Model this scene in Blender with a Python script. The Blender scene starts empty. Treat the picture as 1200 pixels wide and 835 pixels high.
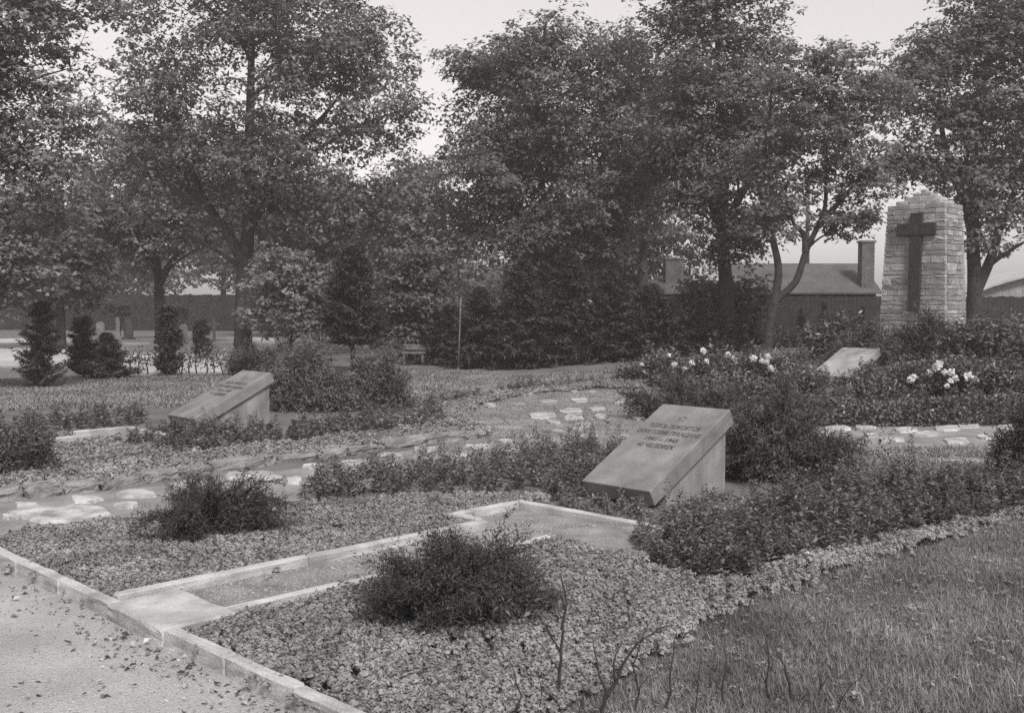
import bpy, bmesh, math, random
import numpy as np
from mathutils import Vector, Matrix
SC = bpy.context.scene
COL = SC.collection
rng = np.random.default_rng(7)
random.seed(7)

# ------------------------------------------------------------------ camera, sky, sun, exposure
CAM_H, FPX = 1.8, 1240.0
PITCH = math.atan(65.5 / FPX)
cd = bpy.data.cameras.new('camera'); cam = bpy.data.objects.new('camera', cd); COL.objects.link(cam)
cam.location = (0, 0, CAM_H); cam.rotation_euler = (math.pi / 2 - PITCH, 0, 0)
cd.sensor_width = 36; cd.lens = 36 * FPX / 1200; cd.clip_end = 4000; cd.clip_start = 0.05
cd.dof.use_dof = True; cd.dof.focus_distance = 11.0; cd.dof.aperture_fstop = 9.0
SC.camera = cam

SUN_EL, SUN_AZ = math.radians(48), math.radians(158)      # azimuth clockwise from +Y: light from the right
TINT = (1.0, 0.957, 0.928)                                 # tone of the old print, carried by the light
w = bpy.data.worlds.new('World'); SC.world = w; w.use_nodes = True
nt = w.node_tree; nt.nodes.clear()
sky = nt.nodes.new('ShaderNodeTexSky'); sky.sky_type = 'NISHITA'; sky.sun_disc = False
sky.sun_elevation = SUN_EL; sky.sun_rotation = SUN_AZ; sky.air_density = 3.0; sky.dust_density = 1.0; sky.ozone_density = 1.0
bw = nt.nodes.new('ShaderNodeRGBToBW'); tint = nt.nodes.new('ShaderNodeMix'); tint.data_type = 'RGBA'; tint.blend_type = 'MULTIPLY'
tint.inputs[0].default_value = 1.0; tint.inputs[7].default_value = (*TINT, 1)
bg = nt.nodes.new('ShaderNodeBackground'); bg.inputs[1].default_value = 0.085
wo = nt.nodes.new('ShaderNodeOutputWorld')
nt.links.new(sky.outputs[0], bw.inputs[0]); nt.links.new(bw.outputs[0], tint.inputs[6])
nt.links.new(tint.outputs[2], bg.inputs[0]); nt.links.new(bg.outputs[0], wo.inputs[0])
sd = bpy.data.lights.new('sun', 'SUN'); sd.energy = 2.0; sd.angle = math.radians(10); sd.color = TINT
sun = bpy.data.objects.new('sun', sd); COL.objects.link(sun)
sdir = Vector((math.sin(SUN_AZ) * math.cos(SUN_EL), math.cos(SUN_AZ) * math.cos(SUN_EL), math.sin(SUN_EL)))
sun.rotation_euler = (-sdir).to_track_quat('-Z', 'Y').to_euler(); sun.location = (20, -5, 30)
VS = SC.view_settings; VS.view_transform = 'Standard'; VS.look = 'None'; VS.gamma = 1; VS.exposure = 0.95; VS.use_curve_mapping = False
SC.cycles.use_denoising = False; SC.cycles.denoiser = 'OPENIMAGEDENOISE'; SC.cycles.denoising_input_passes = 'RGB_ALBEDO_NORMAL'; SC.cycles.max_bounces = 6; SC.cycles.diffuse_bounces = 3; SC.cycles.transmission_bounces = 4
SC.cycles.caustics_reflective = False; SC.cycles.caustics_refractive = False

# ------------------------------------------------------------------ measuring helpers (pixel of the photo -> place)
def ray(px, py):
    x = (px - 600) / FPX; y = -(py - 417.5) / FPX
    c, s = math.cos(PITCH), math.sin(PITCH)
    return np.array([x, c + y * s, -s + y * c])
def at(px, py, Y):
    d = ray(px, py); return np.array([0, 0, CAM_H]) + d * Y / d[1]
def P(px, py, z=0.0):
    d = ray(px, py); return np.array([0, 0, CAM_H]) + d * (z - CAM_H) / d[2]
PIL = np.array([9.7, 25.0])
def H(x, y):
    d = np.hypot(np.asarray(x, float) - PIL[0], np.asarray(y, float) - PIL[1])
    t = np.clip(1 - d / 11.0, 0, 1)
    return 0.75 * t * t * (3 - 2 * t)
def G(px, py):
    z = 0.0
    for _ in range(12):
        p = P(px, py, z); z = 0.5 * z + 0.5 * float(H(p[0], p[1]))
    return np.array([p[0], p[1], float(H(p[0], p[1]))])
R2 = math.sqrt(0.5)
def st(s, t, z=0.0):                       # garden grid: s runs away to the right, t comes near to the right
    return np.array([(s + t) * R2, (s - t) * R2, z])

# ------------------------------------------------------------------ materials
MATS = {}
def mat(name, v, var=0.25, scale=8.0, rough=0.9, bump=0.0, bscale=60.0, island=0.0, trans=0.0, fine=0.0, spec=0.25, stain=None):
    m = bpy.data.materials.new(name); m.use_nodes = True; t = m.node_tree; t.nodes.clear(); L = t.links.new
    out = t.nodes.new('ShaderNodeOutputMaterial'); tc = t.nodes.new('ShaderNodeTexCoord'); geo = t.nodes.new('ShaderNodeNewGeometry')
    n = t.nodes.new('ShaderNodeTexNoise'); n.inputs['Scale'].default_value = scale; n.inputs['Detail'].default_value = 5
    L(geo.outputs['Position'], n.inputs['Vector'])
    mr = t.nodes.new('ShaderNodeMapRange'); mr.inputs[1].default_value = 0.3; mr.inputs[2].default_value = 0.7
    mr.inputs[3].default_value = v * (1 - var); mr.inputs[4].default_value = v * (1 + var); L(n.outputs[0], mr.inputs[0])
    val = mr.outputs[0]
    def mul(a, lo, hi, src):
        r = t.nodes.new('ShaderNodeMapRange'); r.inputs[3].default_value = lo; r.inputs[4].default_value = hi; L(src, r.inputs[0])
        q = t.nodes.new('ShaderNodeMath'); q.operation = 'MULTIPLY'; L(a, q.inputs[0]); L(r.outputs[0], q.inputs[1]); return q.outputs[0]
    if island: val = mul(val, 1 - island, 1 + island, geo.outputs['Random Per Island'])
    if fine:
        n2 = t.nodes.new('ShaderNodeTexNoise'); n2.inputs['Scale'].default_value = bscale; n2.inputs['Detail'].default_value = 3
        L(geo.outputs['Position'], n2.inputs['Vector']); val = mul(val, 1 - fine, 1 + fine, n2.outputs[0])
    if stain:                                # (scale, strength): streaky weathering
        mp = t.nodes.new('ShaderNodeMapping'); mp.inputs['Scale'].default_value = (1, 1, 0.25); L(geo.outputs['Position'], mp.inputs[0])
        n3 = t.nodes.new('ShaderNodeTexNoise'); n3.inputs['Scale'].default_value = stain[0]; n3.inputs['Detail'].default_value = 6; L(mp.outputs[0], n3.inputs['Vector'])
        rp = t.nodes.new('ShaderNodeMapRange'); rp.inputs[1].default_value = 0.42; rp.inputs[2].default_value = 0.66; L(n3.outputs[0], rp.inputs[0])
        val = mul(val, 1.0, 1 - stain[1], rp.outputs[0])
    cc = t.nodes.new('ShaderNodeCombineColor')
    for i in range(3): L(val, cc.inputs[i])
    b = t.nodes.new('ShaderNodeBsdfPrincipled'); b.inputs['Roughness'].default_value = rough; b.inputs['Specular IOR Level'].default_value = spec
    L(cc.outputs[0], b.inputs['Base Color'])
    if bump:
        nb = t.nodes.new('ShaderNodeTexNoise'); nb.inputs['Scale'].default_value = bscale; nb.inputs['Detail'].default_value = 4; L(geo.outputs['Position'], nb.inputs['Vector'])
        bp = t.nodes.new('ShaderNodeBump'); bp.inputs['Strength'].default_value = bump; bp.inputs['Distance'].default_value = 0.02; L(nb.outputs[0], bp.inputs['Height']); L(bp.outputs[0], b.inputs['Normal'])
    s = b.outputs[0]
    if trans:
        tr = t.nodes.new('ShaderNodeBsdfTranslucent'); L(cc.outputs[0], tr.inputs[0]); mx = t.nodes.new('ShaderNodeMixShader'); mx.inputs[0].default_value = trans
        L(b.outputs[0], mx.inputs[1]); L(tr.outputs[0], mx.inputs[2]); s = mx.outputs[0]
    L(s, out.inputs[0]); MATS[name] = m; return m

mat('ground_soil', 0.13, 0.3, 1.2, fine=0.5, bscale=35, bump=0.5)
mat('lawn_base', 0.19, 0.4, 1.5, fine=0.5, bscale=30, bump=0.6)
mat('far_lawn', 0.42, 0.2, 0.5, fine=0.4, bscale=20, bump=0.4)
mat('gravel', 0.36, 0.2, 1.4, fine=0.55, bscale=95, bump=0.9)
mat('grave_gravel', 0.24, 0.35, 4, fine=0.75, bscale=85, bump=0.9)
mat('moss', 0.22, 0.3, 2.2, fine=0.4, bscale=30, bump=0.9)
mat('flagstone', 0.42, 0.3, 4, fine=0.35, bscale=30, bump=0.6, stain=(5, 0.4))
mat('mossy_stone', 0.28, 0.3, 6, fine=0.4, bscale=45, bump=0.7)
mat('kerb_stone', 0.42, 0.16, 4, fine=0.3, bscale=70, bump=0.4, stain=(3.5, 0.4))
mat('edging', 0.2, 0.35, 5, fine=0.4, bscale=40, bump=0.8)
mat('slab_stone', 0.205, 0.18, 6, fine=0.5, bscale=110, bump=0.3, rough=0.75, stain=(3.0, 0.25))
mat('slab_stone_streaky', 0.3, 0.4, 2.2, fine=0.15, bscale=120, bump=0.12, rough=0.5, stain=(1.6, 0.35))  # paler slab tone, broadly mottled, with darker streaks
mat('plinth_stone', 0.25, 0.2, 5, fine=0.3, bscale=90, bump=0.4, stain=(4, 0.45))
mat('engraving', 0.06, 0.25, 30)
mat('pillar_stone', 0.26, 0.25, 4, island=0.0, fine=0.35, bscale=45, bump=0.8)
mat('pillar_stone_pale', 0.345, 0.25, 4, fine=0.35, bscale=45, bump=0.8)
mat('pillar_stone_dark', 0.2, 0.25, 4, fine=0.35, bscale=45, bump=0.8)
mat('mortar', 0.45, 0.2, 9, fine=0.3, bscale=60, bump=0.6)
mat('cross_iron', 0.03, 0.25, 6, rough=0.75, fine=0.3, bscale=60, bump=0.25)
mat('emblem_iron', 0.07, 0.25, 6)
mat('bark', 0.04, 0.4, 9, fine=0.5, bscale=30, bump=1.0)
mat('bark_pale', 0.13, 0.4, 9, fine=0.5, bscale=30, bump=1.0)
mat('twig', 0.035, 0.3, 20)
mat('leaf_maple', 0.19, 0.3, 0.55, island=0.35, trans=0.45, rough=0.6, spec=0.3)
mat('leaf_pale', 0.23, 0.3, 0.6, island=0.35, trans=0.45, rough=0.6, spec=0.3)
mat('leaf_dark', 0.135, 0.3, 0.7, island=0.35, trans=0.4, rough=0.55, spec=0.35)
mat('leaf_shrub', 0.13, 0.3, 2.0, island=0.4, trans=0.2, rough=0.4, spec=0.5)
mat('needle_dark', 0.062, 0.35, 1.4, island=0.4, trans=0.1, rough=0.7)
mat('needle', 0.075, 0.35, 2.5, island=0.45, trans=0.12, rough=0.7)
mat('needle_soft', 0.11, 0.35, 2.0, island=0.4, trans=0.12, rough=0.7)
mat('leaf_bedding', 0.14, 0.3, 3.0, island=0.45, trans=0.2, rough=0.45, spec=0.5)
mat('leaf_bedding_dark', 0.13, 0.35, 2.5, island=0.5, trans=0.2, rough=0.45, spec=0.5)
mat('sedum', 0.225, 0.3, 2.6, island=0.3, trans=0.12, rough=0.6)
mat('sedum_far', 0.22, 0.3, 1.6, island=0.28, trans=0.12, rough=0.6)
mat('grass', 0.185, 0.5, 1.3, island=0.45, trans=0.25, rough=0.5, spec=0.4)
mat('grass_far', 0.22, 0.3, 0.6, island=0.35, trans=0.25, rough=0.6)
mat('petal', 0.78, 0.06, 20, island=0.1, trans=0.25, rough=0.7)
mat('dry_leaf', 0.26, 0.5, 12, island=0.6, rough=0.8)
mat('roof_felt', 0.10, 0.2, 1.2, fine=0.3, bscale=12, bump=0.3, rough=1.0, spec=0.05)
mat('roof_pale', 0.38, 0.15, 1.0, fine=0.2, bscale=10)
mat('tarred_wood', 0.028, 0.3, 3, fine=0.4, bscale=20)
mat('grey_wood', 0.24, 0.2, 2, fine=0.3, bscale=20)
mat('pale_wall', 0.5, 0.12, 1)
mat('brick', 0.12, 0.3, 3, fine=0.3, bscale=25, bump=0.5)
mat('pale_stone', 0.6, 0.2, 4)
mat('mushroom', 0.72, 0.12, 30)
mat('hill', 0.16, 0.3, 0.05)

# ------------------------------------------------------------------ mesh helpers
def obj(name, me, m, parent=None, loc=None):
    o = bpy.data.objects.new(name, me); COL.objects.link(o)
    if m is not None and len(me.materials) == 0: me.materials.append(MATS[m] if isinstance(m, str) else m)
    if parent is not None: o.parent = parent
    if loc is not None: o.location = loc
    return o
def tag(o, label, cat, group=None):
    o['label'] = label; o['category'] = cat
    if group: o['group'] = group
    return o
def stuff(o, label, cat): o['kind'] = 'stuff'; return tag(o, label, cat)
def struct(o): o['kind'] = 'structure'; return o
def thing(name, label, cat, loc, group=None):
    o = bpy.data.objects.new(name, None); COL.objects.link(o); o.location = loc; o.empty_display_size = 0.2
    return tag(o, label, cat, group)
def npmesh(name, V, k):
    """V: (n*k,3) vertices, faces of k consecutive vertices"""
    V = np.asarray(V, np.float32).reshape(-1, 3); n = len(V) // k
    me = bpy.data.meshes.new(name); me.vertices.add(n * k); me.vertices.foreach_set('co', V.ravel())
    me.loops.add(n * k); me.loops.foreach_set('vertex_index', np.arange(n * k, dtype=np.int32))
    me.polygons.add(n); me.polygons.foreach_set('loop_start', np.arange(0, n * k, k, dtype=np.int32))
    try: me.polygons.foreach_set('loop_total', np.full(n, k, np.int32))
    except Exception: pass
    me.update(calc_edges=True); return me
def trimesh(name, V, F):
    V = np.asarray(V, np.float32).reshape(-1, 3); F = np.asarray(F, np.int32).reshape(-1, 3); n = len(F)
    me = bpy.data.meshes.new(name); me.vertices.add(len(V)); me.vertices.foreach_set('co', V.ravel()); me.loops.add(n * 3); me.loops.foreach_set('vertex_index', F.ravel())
    me.polygons.add(n); me.polygons.foreach_set('loop_start', np.arange(0, n * 3, 3, dtype=np.int32)); me.polygons.foreach_set('use_smooth', np.ones(n, bool)); me.update(calc_edges=True); return me
def pymesh(name, v, f, smooth=False):
    me = bpy.data.meshes.new(name); me.from_pydata([tuple(map(float, q)) for q in v], [], f); me.update()
    if smooth: me.polygons.foreach_set('use_smooth', [True] * len(me.polygons))
    return me
def bmmesh(name, bm, smooth=False):
    me = bpy.data.meshes.new(name); bm.to_mesh(me); bm.free()
    if smooth: me.polygons.foreach_set('use_smooth', [True] * len(me.polygons))
    return me
def unit(a): return a / np.maximum(np.linalg.norm(a, axis=-1, keepdims=True), 1e-9)
def leaves(pos, nrm, dirn, L, W, fold=0.18):
    """kite shaped folded leaves -> (n*4,3)"""
    n = len(pos); nrm = unit(nrm); d = unit(dirn - nrm * np.sum(dirn * nrm, 1, keepdims=True)); s = np.cross(nrm, d)
    L = np.broadcast_to(np.asarray(L), (n,))[:, None]; W = np.broadcast_to(np.asarray(W), (n,))[:, None]
    a = pos; c = pos + d * L - nrm * L * fold
    m = pos + d * L * 0.45
    b = m + s * W * 0.5 + nrm * L * fold * 0.5; e = m - s * W * 0.5 + nrm * L * fold * 0.5
    return np.stack([a, b, c, e], 1).reshape(-1, 3)
def wedges(pos, nrm, dirn, L, W, flip=False):
    """one-triangle leaves or needles -> (n*3,3)"""
    n = len(pos); nrm = unit(nrm); d = unit(dirn - nrm * np.sum(dirn * nrm, 1, keepdims=True)); s = np.cross(nrm, d)
    L = np.broadcast_to(np.asarray(L), (n,))[:, None]; W = np.broadcast_to(np.asarray(W), (n,))[:, None]; e = pos + d * L
    if flip: return np.stack([pos, e + s * W * .5, e - s * W * .5], 1).reshape(-1, 3)
    return np.stack([pos + s * W * .5, e, pos - s * W * .5], 1).reshape(-1, 3)
def rdir(n, up=0.0):
    v = rng.normal(size=(n, 3)); v[:, 2] += up; return unit(v)
class Tubes:
    def __init__(s, sides=6): s.v = []; s.f = []; s.n = sides
    def add(s, pts, rad, cap=True):
        pts = [np.asarray(p, float) for p in pts]; k = s.n; b0 = len(s.v)
        for i, p in enumerate(pts):
            a = pts[max(i - 1, 0)]; b = pts[min(i + 1, len(pts) - 1)]; d = unit((b - a)[None])[0]
            ref = np.array([1.0, 0, 0]) if abs(d[0]) < 0.8 else np.array([0, 1.0, 0])
            e1 = unit(np.cross(d, ref)[None])[0]; e2 = np.cross(d, e1)
            for j in range(k):
                th = 2 * math.pi * j / k; s.v.append(p + rad[i] * (math.cos(th) * e1 + math.sin(th) * e2))
        for i in range(len(pts) - 1):
            for j in range(k):
                q = (j + 1) % k; s.f.append((b0 + i * k + j, b0 + i * k + q, b0 + (i + 1) * k + q, b0 + (i + 1) * k + j))
        if cap: s.f.append(tuple(b0 + (len(pts) - 1) * k + j for j in range(k))); s.f.append(tuple(b0 + k - 1 - j for j in range(k)))
    def mesh(s, name, smooth=True): return pymesh(name, s.v, s.f, smooth)
def inpoly(p, poly):
    x, y = p[:, 0], p[:, 1]; c = np.zeros(len(p), bool); n = len(poly); j = n - 1
    for i in range(n):
        xi, yi = poly[i][:2]; xj, yj = poly[j][:2]
        with np.errstate(divide='ignore', invalid='ignore'):
            c ^= ((yi > y) != (yj > y)) & (x < (xj - xi) * (y - yi) / (yj - yi + 1e-12) + xi)
        j = i
    return c
def wpoly(px): return np.array([G(*p)[:2] for p in px])
BLOCK = []                                  # footprints that plants keep clear of
def scatter(poly, n, jitter=None):
    poly = np.asarray(poly)[:, :2]; lo, hi = poly.min(0), poly.max(0); out = []; got = 0
    while got < n:
        p = rng.uniform(lo, hi, (int(n * 2) + 100, 2)); m = inpoly(p, poly)
        for b in BLOCK: m &= ~inpoly(p, b)
        p = p[m]
        if len(p) == 0: break
        out.append(p); got += len(p)
    p = np.concatenate(out)[:n]; return np.column_stack([p, H(p[:, 0], p[:, 1])])
def parea(poly):
    p = np.asarray(poly); x, y = p[:, 0], p[:, 1]; return 0.5 * abs(np.dot(x, np.roll(y, 1)) - np.dot(y, np.roll(x, 1)))
def box(bm, lo, hi, M=None):
    vs = [bm.verts.new((x, y, z)) for x in (lo[0], hi[0]) for y in (lo[1], hi[1]) for z in (lo[2], hi[2])]
    if M is not None:
        for q in vs: q.co = M @ q.co
    for f in ((0, 1, 3, 2), (4, 6, 7, 5), (0, 4, 5, 1), (2, 3, 7, 6), (0, 2, 6, 4), (1, 5, 7, 3)): bm.faces.new([vs[i] for i in f])
    return vs
def rough_box(name, lo, hi, bev=0.008, jit=0.0, cuts=0, M=None, seed=0):
    bm = bmesh.new(); box(bm, lo, hi)
    if cuts: bmesh.ops.subdivide_edges(bm, edges=bm.edges[:], cuts=cuts, use_grid_fill=True)
    if bev: 
        es = [e for e in bm.edges if len(e.link_faces) == 2 and e.calc_face_angle(0) > 1]
        bmesh.ops.bevel(bm, geom=es, offset=bev, segments=1, affect='EDGES')
    r = random.Random(seed)
    for q in bm.verts:
        q.co += Vector((r.gauss(0, jit), r.gauss(0, jit), r.gauss(0, jit)))
        if M is not None: q.co = M @ q.co
    bmesh.ops.recalc_face_normals(bm, faces=bm.faces[:])
    return bmmesh(name, bm)

# ------------------------------------------------------------------ the ground
def sheet(name, m, poly, lift, step):
    """a draped sheet: grid cells inside a polygon plus its own edge"""
    bm = bmesh.new(); vs = [bm.verts.new((x, y, 0)) for x, y in np.asarray(poly)[:, :2]]; bm.faces.new(vs)
    lo, hi = np.asarray(poly)[:, :2].min(0), np.asarray(poly)[:, :2].max(0)
    for ax in (0, 1):
        c = lo[ax] + step
        while c < hi[ax]:
            no = [0, 0, 0]; no[ax] = 1; co = [0, 0, 0]; co[ax] = c
            bmesh.ops.bisect_plane(bm, geom=bm.verts[:] + bm.edges[:] + bm.faces[:], plane_co=co, plane_no=no); c += step
    for q in bm.verts: q.co.z = float(H(q.co.x, q.co.y)) + lift
    for f in bm.faces:
        if f.normal.z < 0: f.normal_flip()
    return obj(name, bmmesh(name, bm, True), m)

def ground():
    xs = np.concatenate([[-900, -300, -120, -60], np.arange(-36, 36.1, 1.0), [60, 120, 300, 900]])
    ys = np.concatenate([[-300, -60, -20], np.arange(-4, 46.1, 1.0), [60, 90, 150, 300, 900, 2500]])
    X, Y = np.meshgrid(xs, ys, indexing='ij'); Z = H(X, Y); v = np.column_stack([X.ravel(), Y.ravel(), Z.ravel()]); ny = len(ys)
    f = [(i * ny + j, (i + 1) * ny + j, (i + 1) * ny + j + 1, i * ny + j + 1) for i in range(len(xs) - 1) for j in range(ny - 1)]
    return struct(obj('ground', pymesh('ground', v, f, True), 'ground_soil'))
ground()
KA = 2.585                                                   # s of the front kerb
struct(sheet('gravel_path', 'gravel', [st(-6, -14), st(-6, 14), st(KA + 0.02, 14), st(KA + 0.02, -6.0), st(KA + 1.2, -6.0), st(KA + 1.2, -14)], 0.004, 3.0))
struct(sheet('grave_path', 'grave_gravel', [st(KA + 0.05, -5.87), st(KA + 0.05, -5.22), st(5.57, -5.22), st(5.57, -4.3), st(6.32, -4.3), st(6.32, -6.2), st(5.57, -6.2), st(5.57, -5.87)], 0.055, 3.0))
LAWN_R = [(840, 712), (1000, 660), (1110, 632), (1200, 590), (1500, 575), (2300, 900), (1150, 1100), (560, 1000), (600, 850), (740, 770)]
lawn_r = wpoly(LAWN_R)
struct(sheet('lawn', 'lawn_base', lawn_r, 0.005, 1.0))
LAWN_F = [(-260, 500), (60, 478), (200, 478), (340, 455), (430, 478), (530, 466), (640, 447), (780, 437), (790, 431), (400, 431), (300, 437), (150, 440), (-260, 452)]
struct(sheet('side_lawn', 'lawn_base', [(6, 9), (40, 5), (45, 39), (14, 39), (9, 16)], 0.003, 2.0))
lawn_f = wpoly(LAWN_F)
struct(sheet('back_lawn', 'lawn_base', lawn_f, 0.005, 2.0))
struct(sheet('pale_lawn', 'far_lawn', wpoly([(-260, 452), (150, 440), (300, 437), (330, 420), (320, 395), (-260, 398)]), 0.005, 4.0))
PAVE = [(-200, 625), (20, 628), (120, 612), (330, 590), (560, 552), (760, 530), (1000, 540), (1460, 552), (1460, 490), (950, 496), (840, 470), (740, 455), (620, 460), (540, 482), (570, 512), (380, 545), (200, 568), (0, 588), (-200, 600)]
pave = wpoly(PAVE)
paving = struct(sheet('paving', 'moss', pave, 0.006, 0.7))

# flagstones and mossy slabs laid in the paving
def flag(cx, cy, wpx, hpx, m, lift, seed):
    r = random.Random(seed); n = r.randint(10, 14); pts = []; e_ = 2.6
    for i in range(n):
        a = 2 * math.pi * i / n + r.uniform(-.25, .25); q = 0.5 * r.uniform(0.72, 1.12)
        q /= (abs(math.cos(a)) ** e_ + abs(math.sin(a)) ** e_) ** (1 / e_) * 1.05; pts.append(G(cx + wpx * q * math.cos(a), cy + hpx * q * math.sin(a)))
    c = np.mean(pts, 0); v = []
    for p in pts: v.append((p[0], p[1], p[2] + 0.0))
    for p in pts: q = c + (p - c) * 0.95; v.append((q[0], q[1], q[2] + lift + r.uniform(-.004, .004)))
    f = [tuple(range(n, 2 * n))] + [(i, (i + 1) % n, n + (i + 1) % n, n + i) for i in range(n)]
    me = pymesh('flagstone', v, f); bm = bmesh.new(); bm.from_mesh(me); bmesh.ops.recalc_face_normals(bm, faces=bm.faces[:]); bm.to_mesh(me); bm.free()
    return obj('flagstone', me, m, paving)
FLAGS = [(75, 604, 112, 19), (102, 587, 34, 9), (160, 581, 42, 9), (228, 571, 58, 11), (147, 594, 26, 6), (12, 608, 18, 4), (32, 594, 26, 5), (295, 559, 62, 10), (368, 548, 27, 5), (412, 544, 28, 5),
         (345, 565, 17, 8), (371, 560, 19, 7), (456, 536, 30, 6), (455, 546, 18, 6), (416, 555, 22, 6), (559, 525, 28, 5), (540, 537, 16, 6), (597, 531, 22, 6), (592, 518, 15, 3), (635, 488, 34, 8),
         (668, 483, 27, 7), (672, 490, 21, 5), (649, 496, 15, 5), (679, 470, 20, 5), (704, 489, 14, 5), (700, 480, 17, 4), (690, 513, 22, 4), (748, 491, 12, 4), (618, 462, 12, 3), (726, 473, 9, 3),
         (982, 503, 28, 6), (1013, 502, 24, 6), (1136, 500, 27, 6), (1022, 511, 15, 4), (1051, 516, 20, 4), (1085, 510, 32, 5), (1036, 517, 12, 4), (1184, 502, 26, 7), (1110, 503, 30, 6), (962, 511, 30, 6), (1062, 505, 26, 6), (1000, 518, 24, 5), (1120, 518, 30, 6), (1160, 513, 26, 6), (930, 505, 26, 6), (500, 528, 24, 5), (224, 583, 22, 6), (300, 575, 26, 6)]
for i, a in enumerate(FLAGS): flag(a[0], a[1], a[2] * 1.2, a[3] * 1.12, 'flagstone', 0.032, i)
r_ = random.Random(5); k = 0
for i in range(620):
    px, py = r_.uniform(5, 1195), r_.uniform(458, 612)
    if not inpoly(np.array([[px, py]]), PAVE)[0] or any(abs(px - a[0]) < a[2] * .75 + 12 and abs(py - a[1]) < a[3] * .8 + 4 for a in FLAGS): continue
    s_ = (py - 352) / 130.0; flag(px, py, r_.uniform(12, 30) * s_, r_.uniform(2.6, 5) * s_, 'mossy_stone' if r_.random() < .8 else 'flagstone', 0.025, 100 + i)

# ------------------------------------------------------------------ kerbs
def kerb(name, label, runs, group=None, hgt=0.12, wid=0.075):
    """runs: list of (s0,t0,s1,t1,stone lengths...) on the garden grid"""
    p0 = st(runs[0][0], runs[0][1]); K = thing(name, label, 'kerb', (p0[0], p0[1], 0), group); sd_ = abs(hash(label)) % 1000
    sd_ = sum(map(ord, label))
    for (s0, t0, s1, t1, step) in runs:
        a, b = st(s0, t0), st(s1, t1); L = np.linalg.norm(b - a); d = (b - a) / L; n = max(1, round(L / step)); 
        ang = math.atan2(d[1], d[0]); x = 0
        cuts = [0] + sorted((i + random.Random(sd_ + i).uniform(-.15, .15)) * L / n for i in range(1, n)) + [L]
        for i in range(n):
            sd_ += 1; rr = random.Random(sd_); l0, l1 = cuts[i] + 0.004, cuts[i + 1] - 0.004
            M = Matrix.Translation(Vector(a - p0) + Vector((0, 0, rr.uniform(-.006, .006)))) @ Matrix.Rotation(ang + rr.uniform(-.006, .006), 4, 'Z')
            me = rough_box('kerb_stone', (l0, -wid / 2, -0.06), (l1, wid / 2, hgt), 0.009, 0.002, 4, M, sd_)
            obj('kerb_stone', me, 'kerb_stone', K)
    return K
kerb('stone_kerb', 'long pale stone kerb between the gravel path and the ground cover beds', [(KA, -8.6, KA, -5.78, 0.8), (KA, -5.10, KA, -1.5, 0.62)], hgt=0.10, wid=0.075)
ts = thing('threshold_stone', 'flat pale threshold slab set into the kerb at the gravel path', 'stone', tuple(st(KA, -5.44)))
o = obj('step_slab', rough_box('step_slab', (-0.045, -0.33, -0.05), (0.40, 0.33, 0.098), 0.012, 0.003, 4, Matrix.Rotation(math.pi / 4, 4, 'Z'), 3), 'kerb_stone', ts)
kerb('stone_kerb', 'pale stone kerb left of the narrow gravel strip leading to the near slab', [(KA + 0.05, -5.87, 5.57, -5.87, 1.5), (5.57, -5.92, 5.57, -6.17, 1), (5.53, -6.22, 6.28, -6.22, 1)], hgt=0.12, wid=0.075)
kerb('stone_kerb', 'low pale kerb on the right of the narrow gravel strip, half covered by plants', [(KA + 0.2, -5.22, 5.6, -5.2, 0.9)], hgt=0.095, wid=0.06)
kerb('stone_kerb', 'short cross kerb at the foot of the large near slab', [(6.32, -6.25, 6.32, -4.7, 1.1)], hgt=0.12, wid=0.075)
def pk(a, z=0.14):
    p = P(*a, z); return ((p[0] + p[1]) * R2, (p[0] - p[1]) * R2)
a, b, c = pk((95, 508)), pk((147, 501)), pk((186, 505)); e = pk((40, 520))
kerb('stone_kerb', 'pale stone kerb corner at the foot of the far left slab', [(e[0], a[1] + .28, a[0], a[1] + .28, 1.2), (a[0], b[1], b[0], b[1], 1.2), (b[0] + .04, b[1], b[0] + .04, c[1] + .4, 1.2)], hgt=0.16, wid=0.1)

# rough stone edging of the raised bed on the left
ed = thing('stone_edging', 'low rough stone edging along the raised bed behind the flagstones', 'edging', tuple(G(200, 560)))
EP = [(-40, 594), (30, 585), (75, 580), (120, 575), (170, 567), (212, 559), (250, 553), (312, 546), (324, 543), (372, 537), (410, 534), (450, 527), (500, 521), (545, 516), (572, 512)]
for i in range(len(EP) - 1):
    a, b = G(*EP[i]), G(*EP[i + 1]); d = b - a; L = np.linalg.norm(d); n = max(1, round(L / 1.0))
    for j in range(n):
        rr = random.Random(i * 20 + j); hh = rr.uniform(.07, .13)
        M = Matrix.Translation(Vector(a + d * (j / n)) - ed.location) @ Matrix.Rotation(math.atan2(d[1], d[0]) + rr.uniform(-.08, .08), 4, 'Z')
        obj('edging_stone', rough_box('edging_stone', (0.01, 0, -0.05), (L / n - .015, rr.uniform(.12, .22), hh), 0.02, 0.011, 3, M, i * 20 + j), 'edging', ed)

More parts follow.
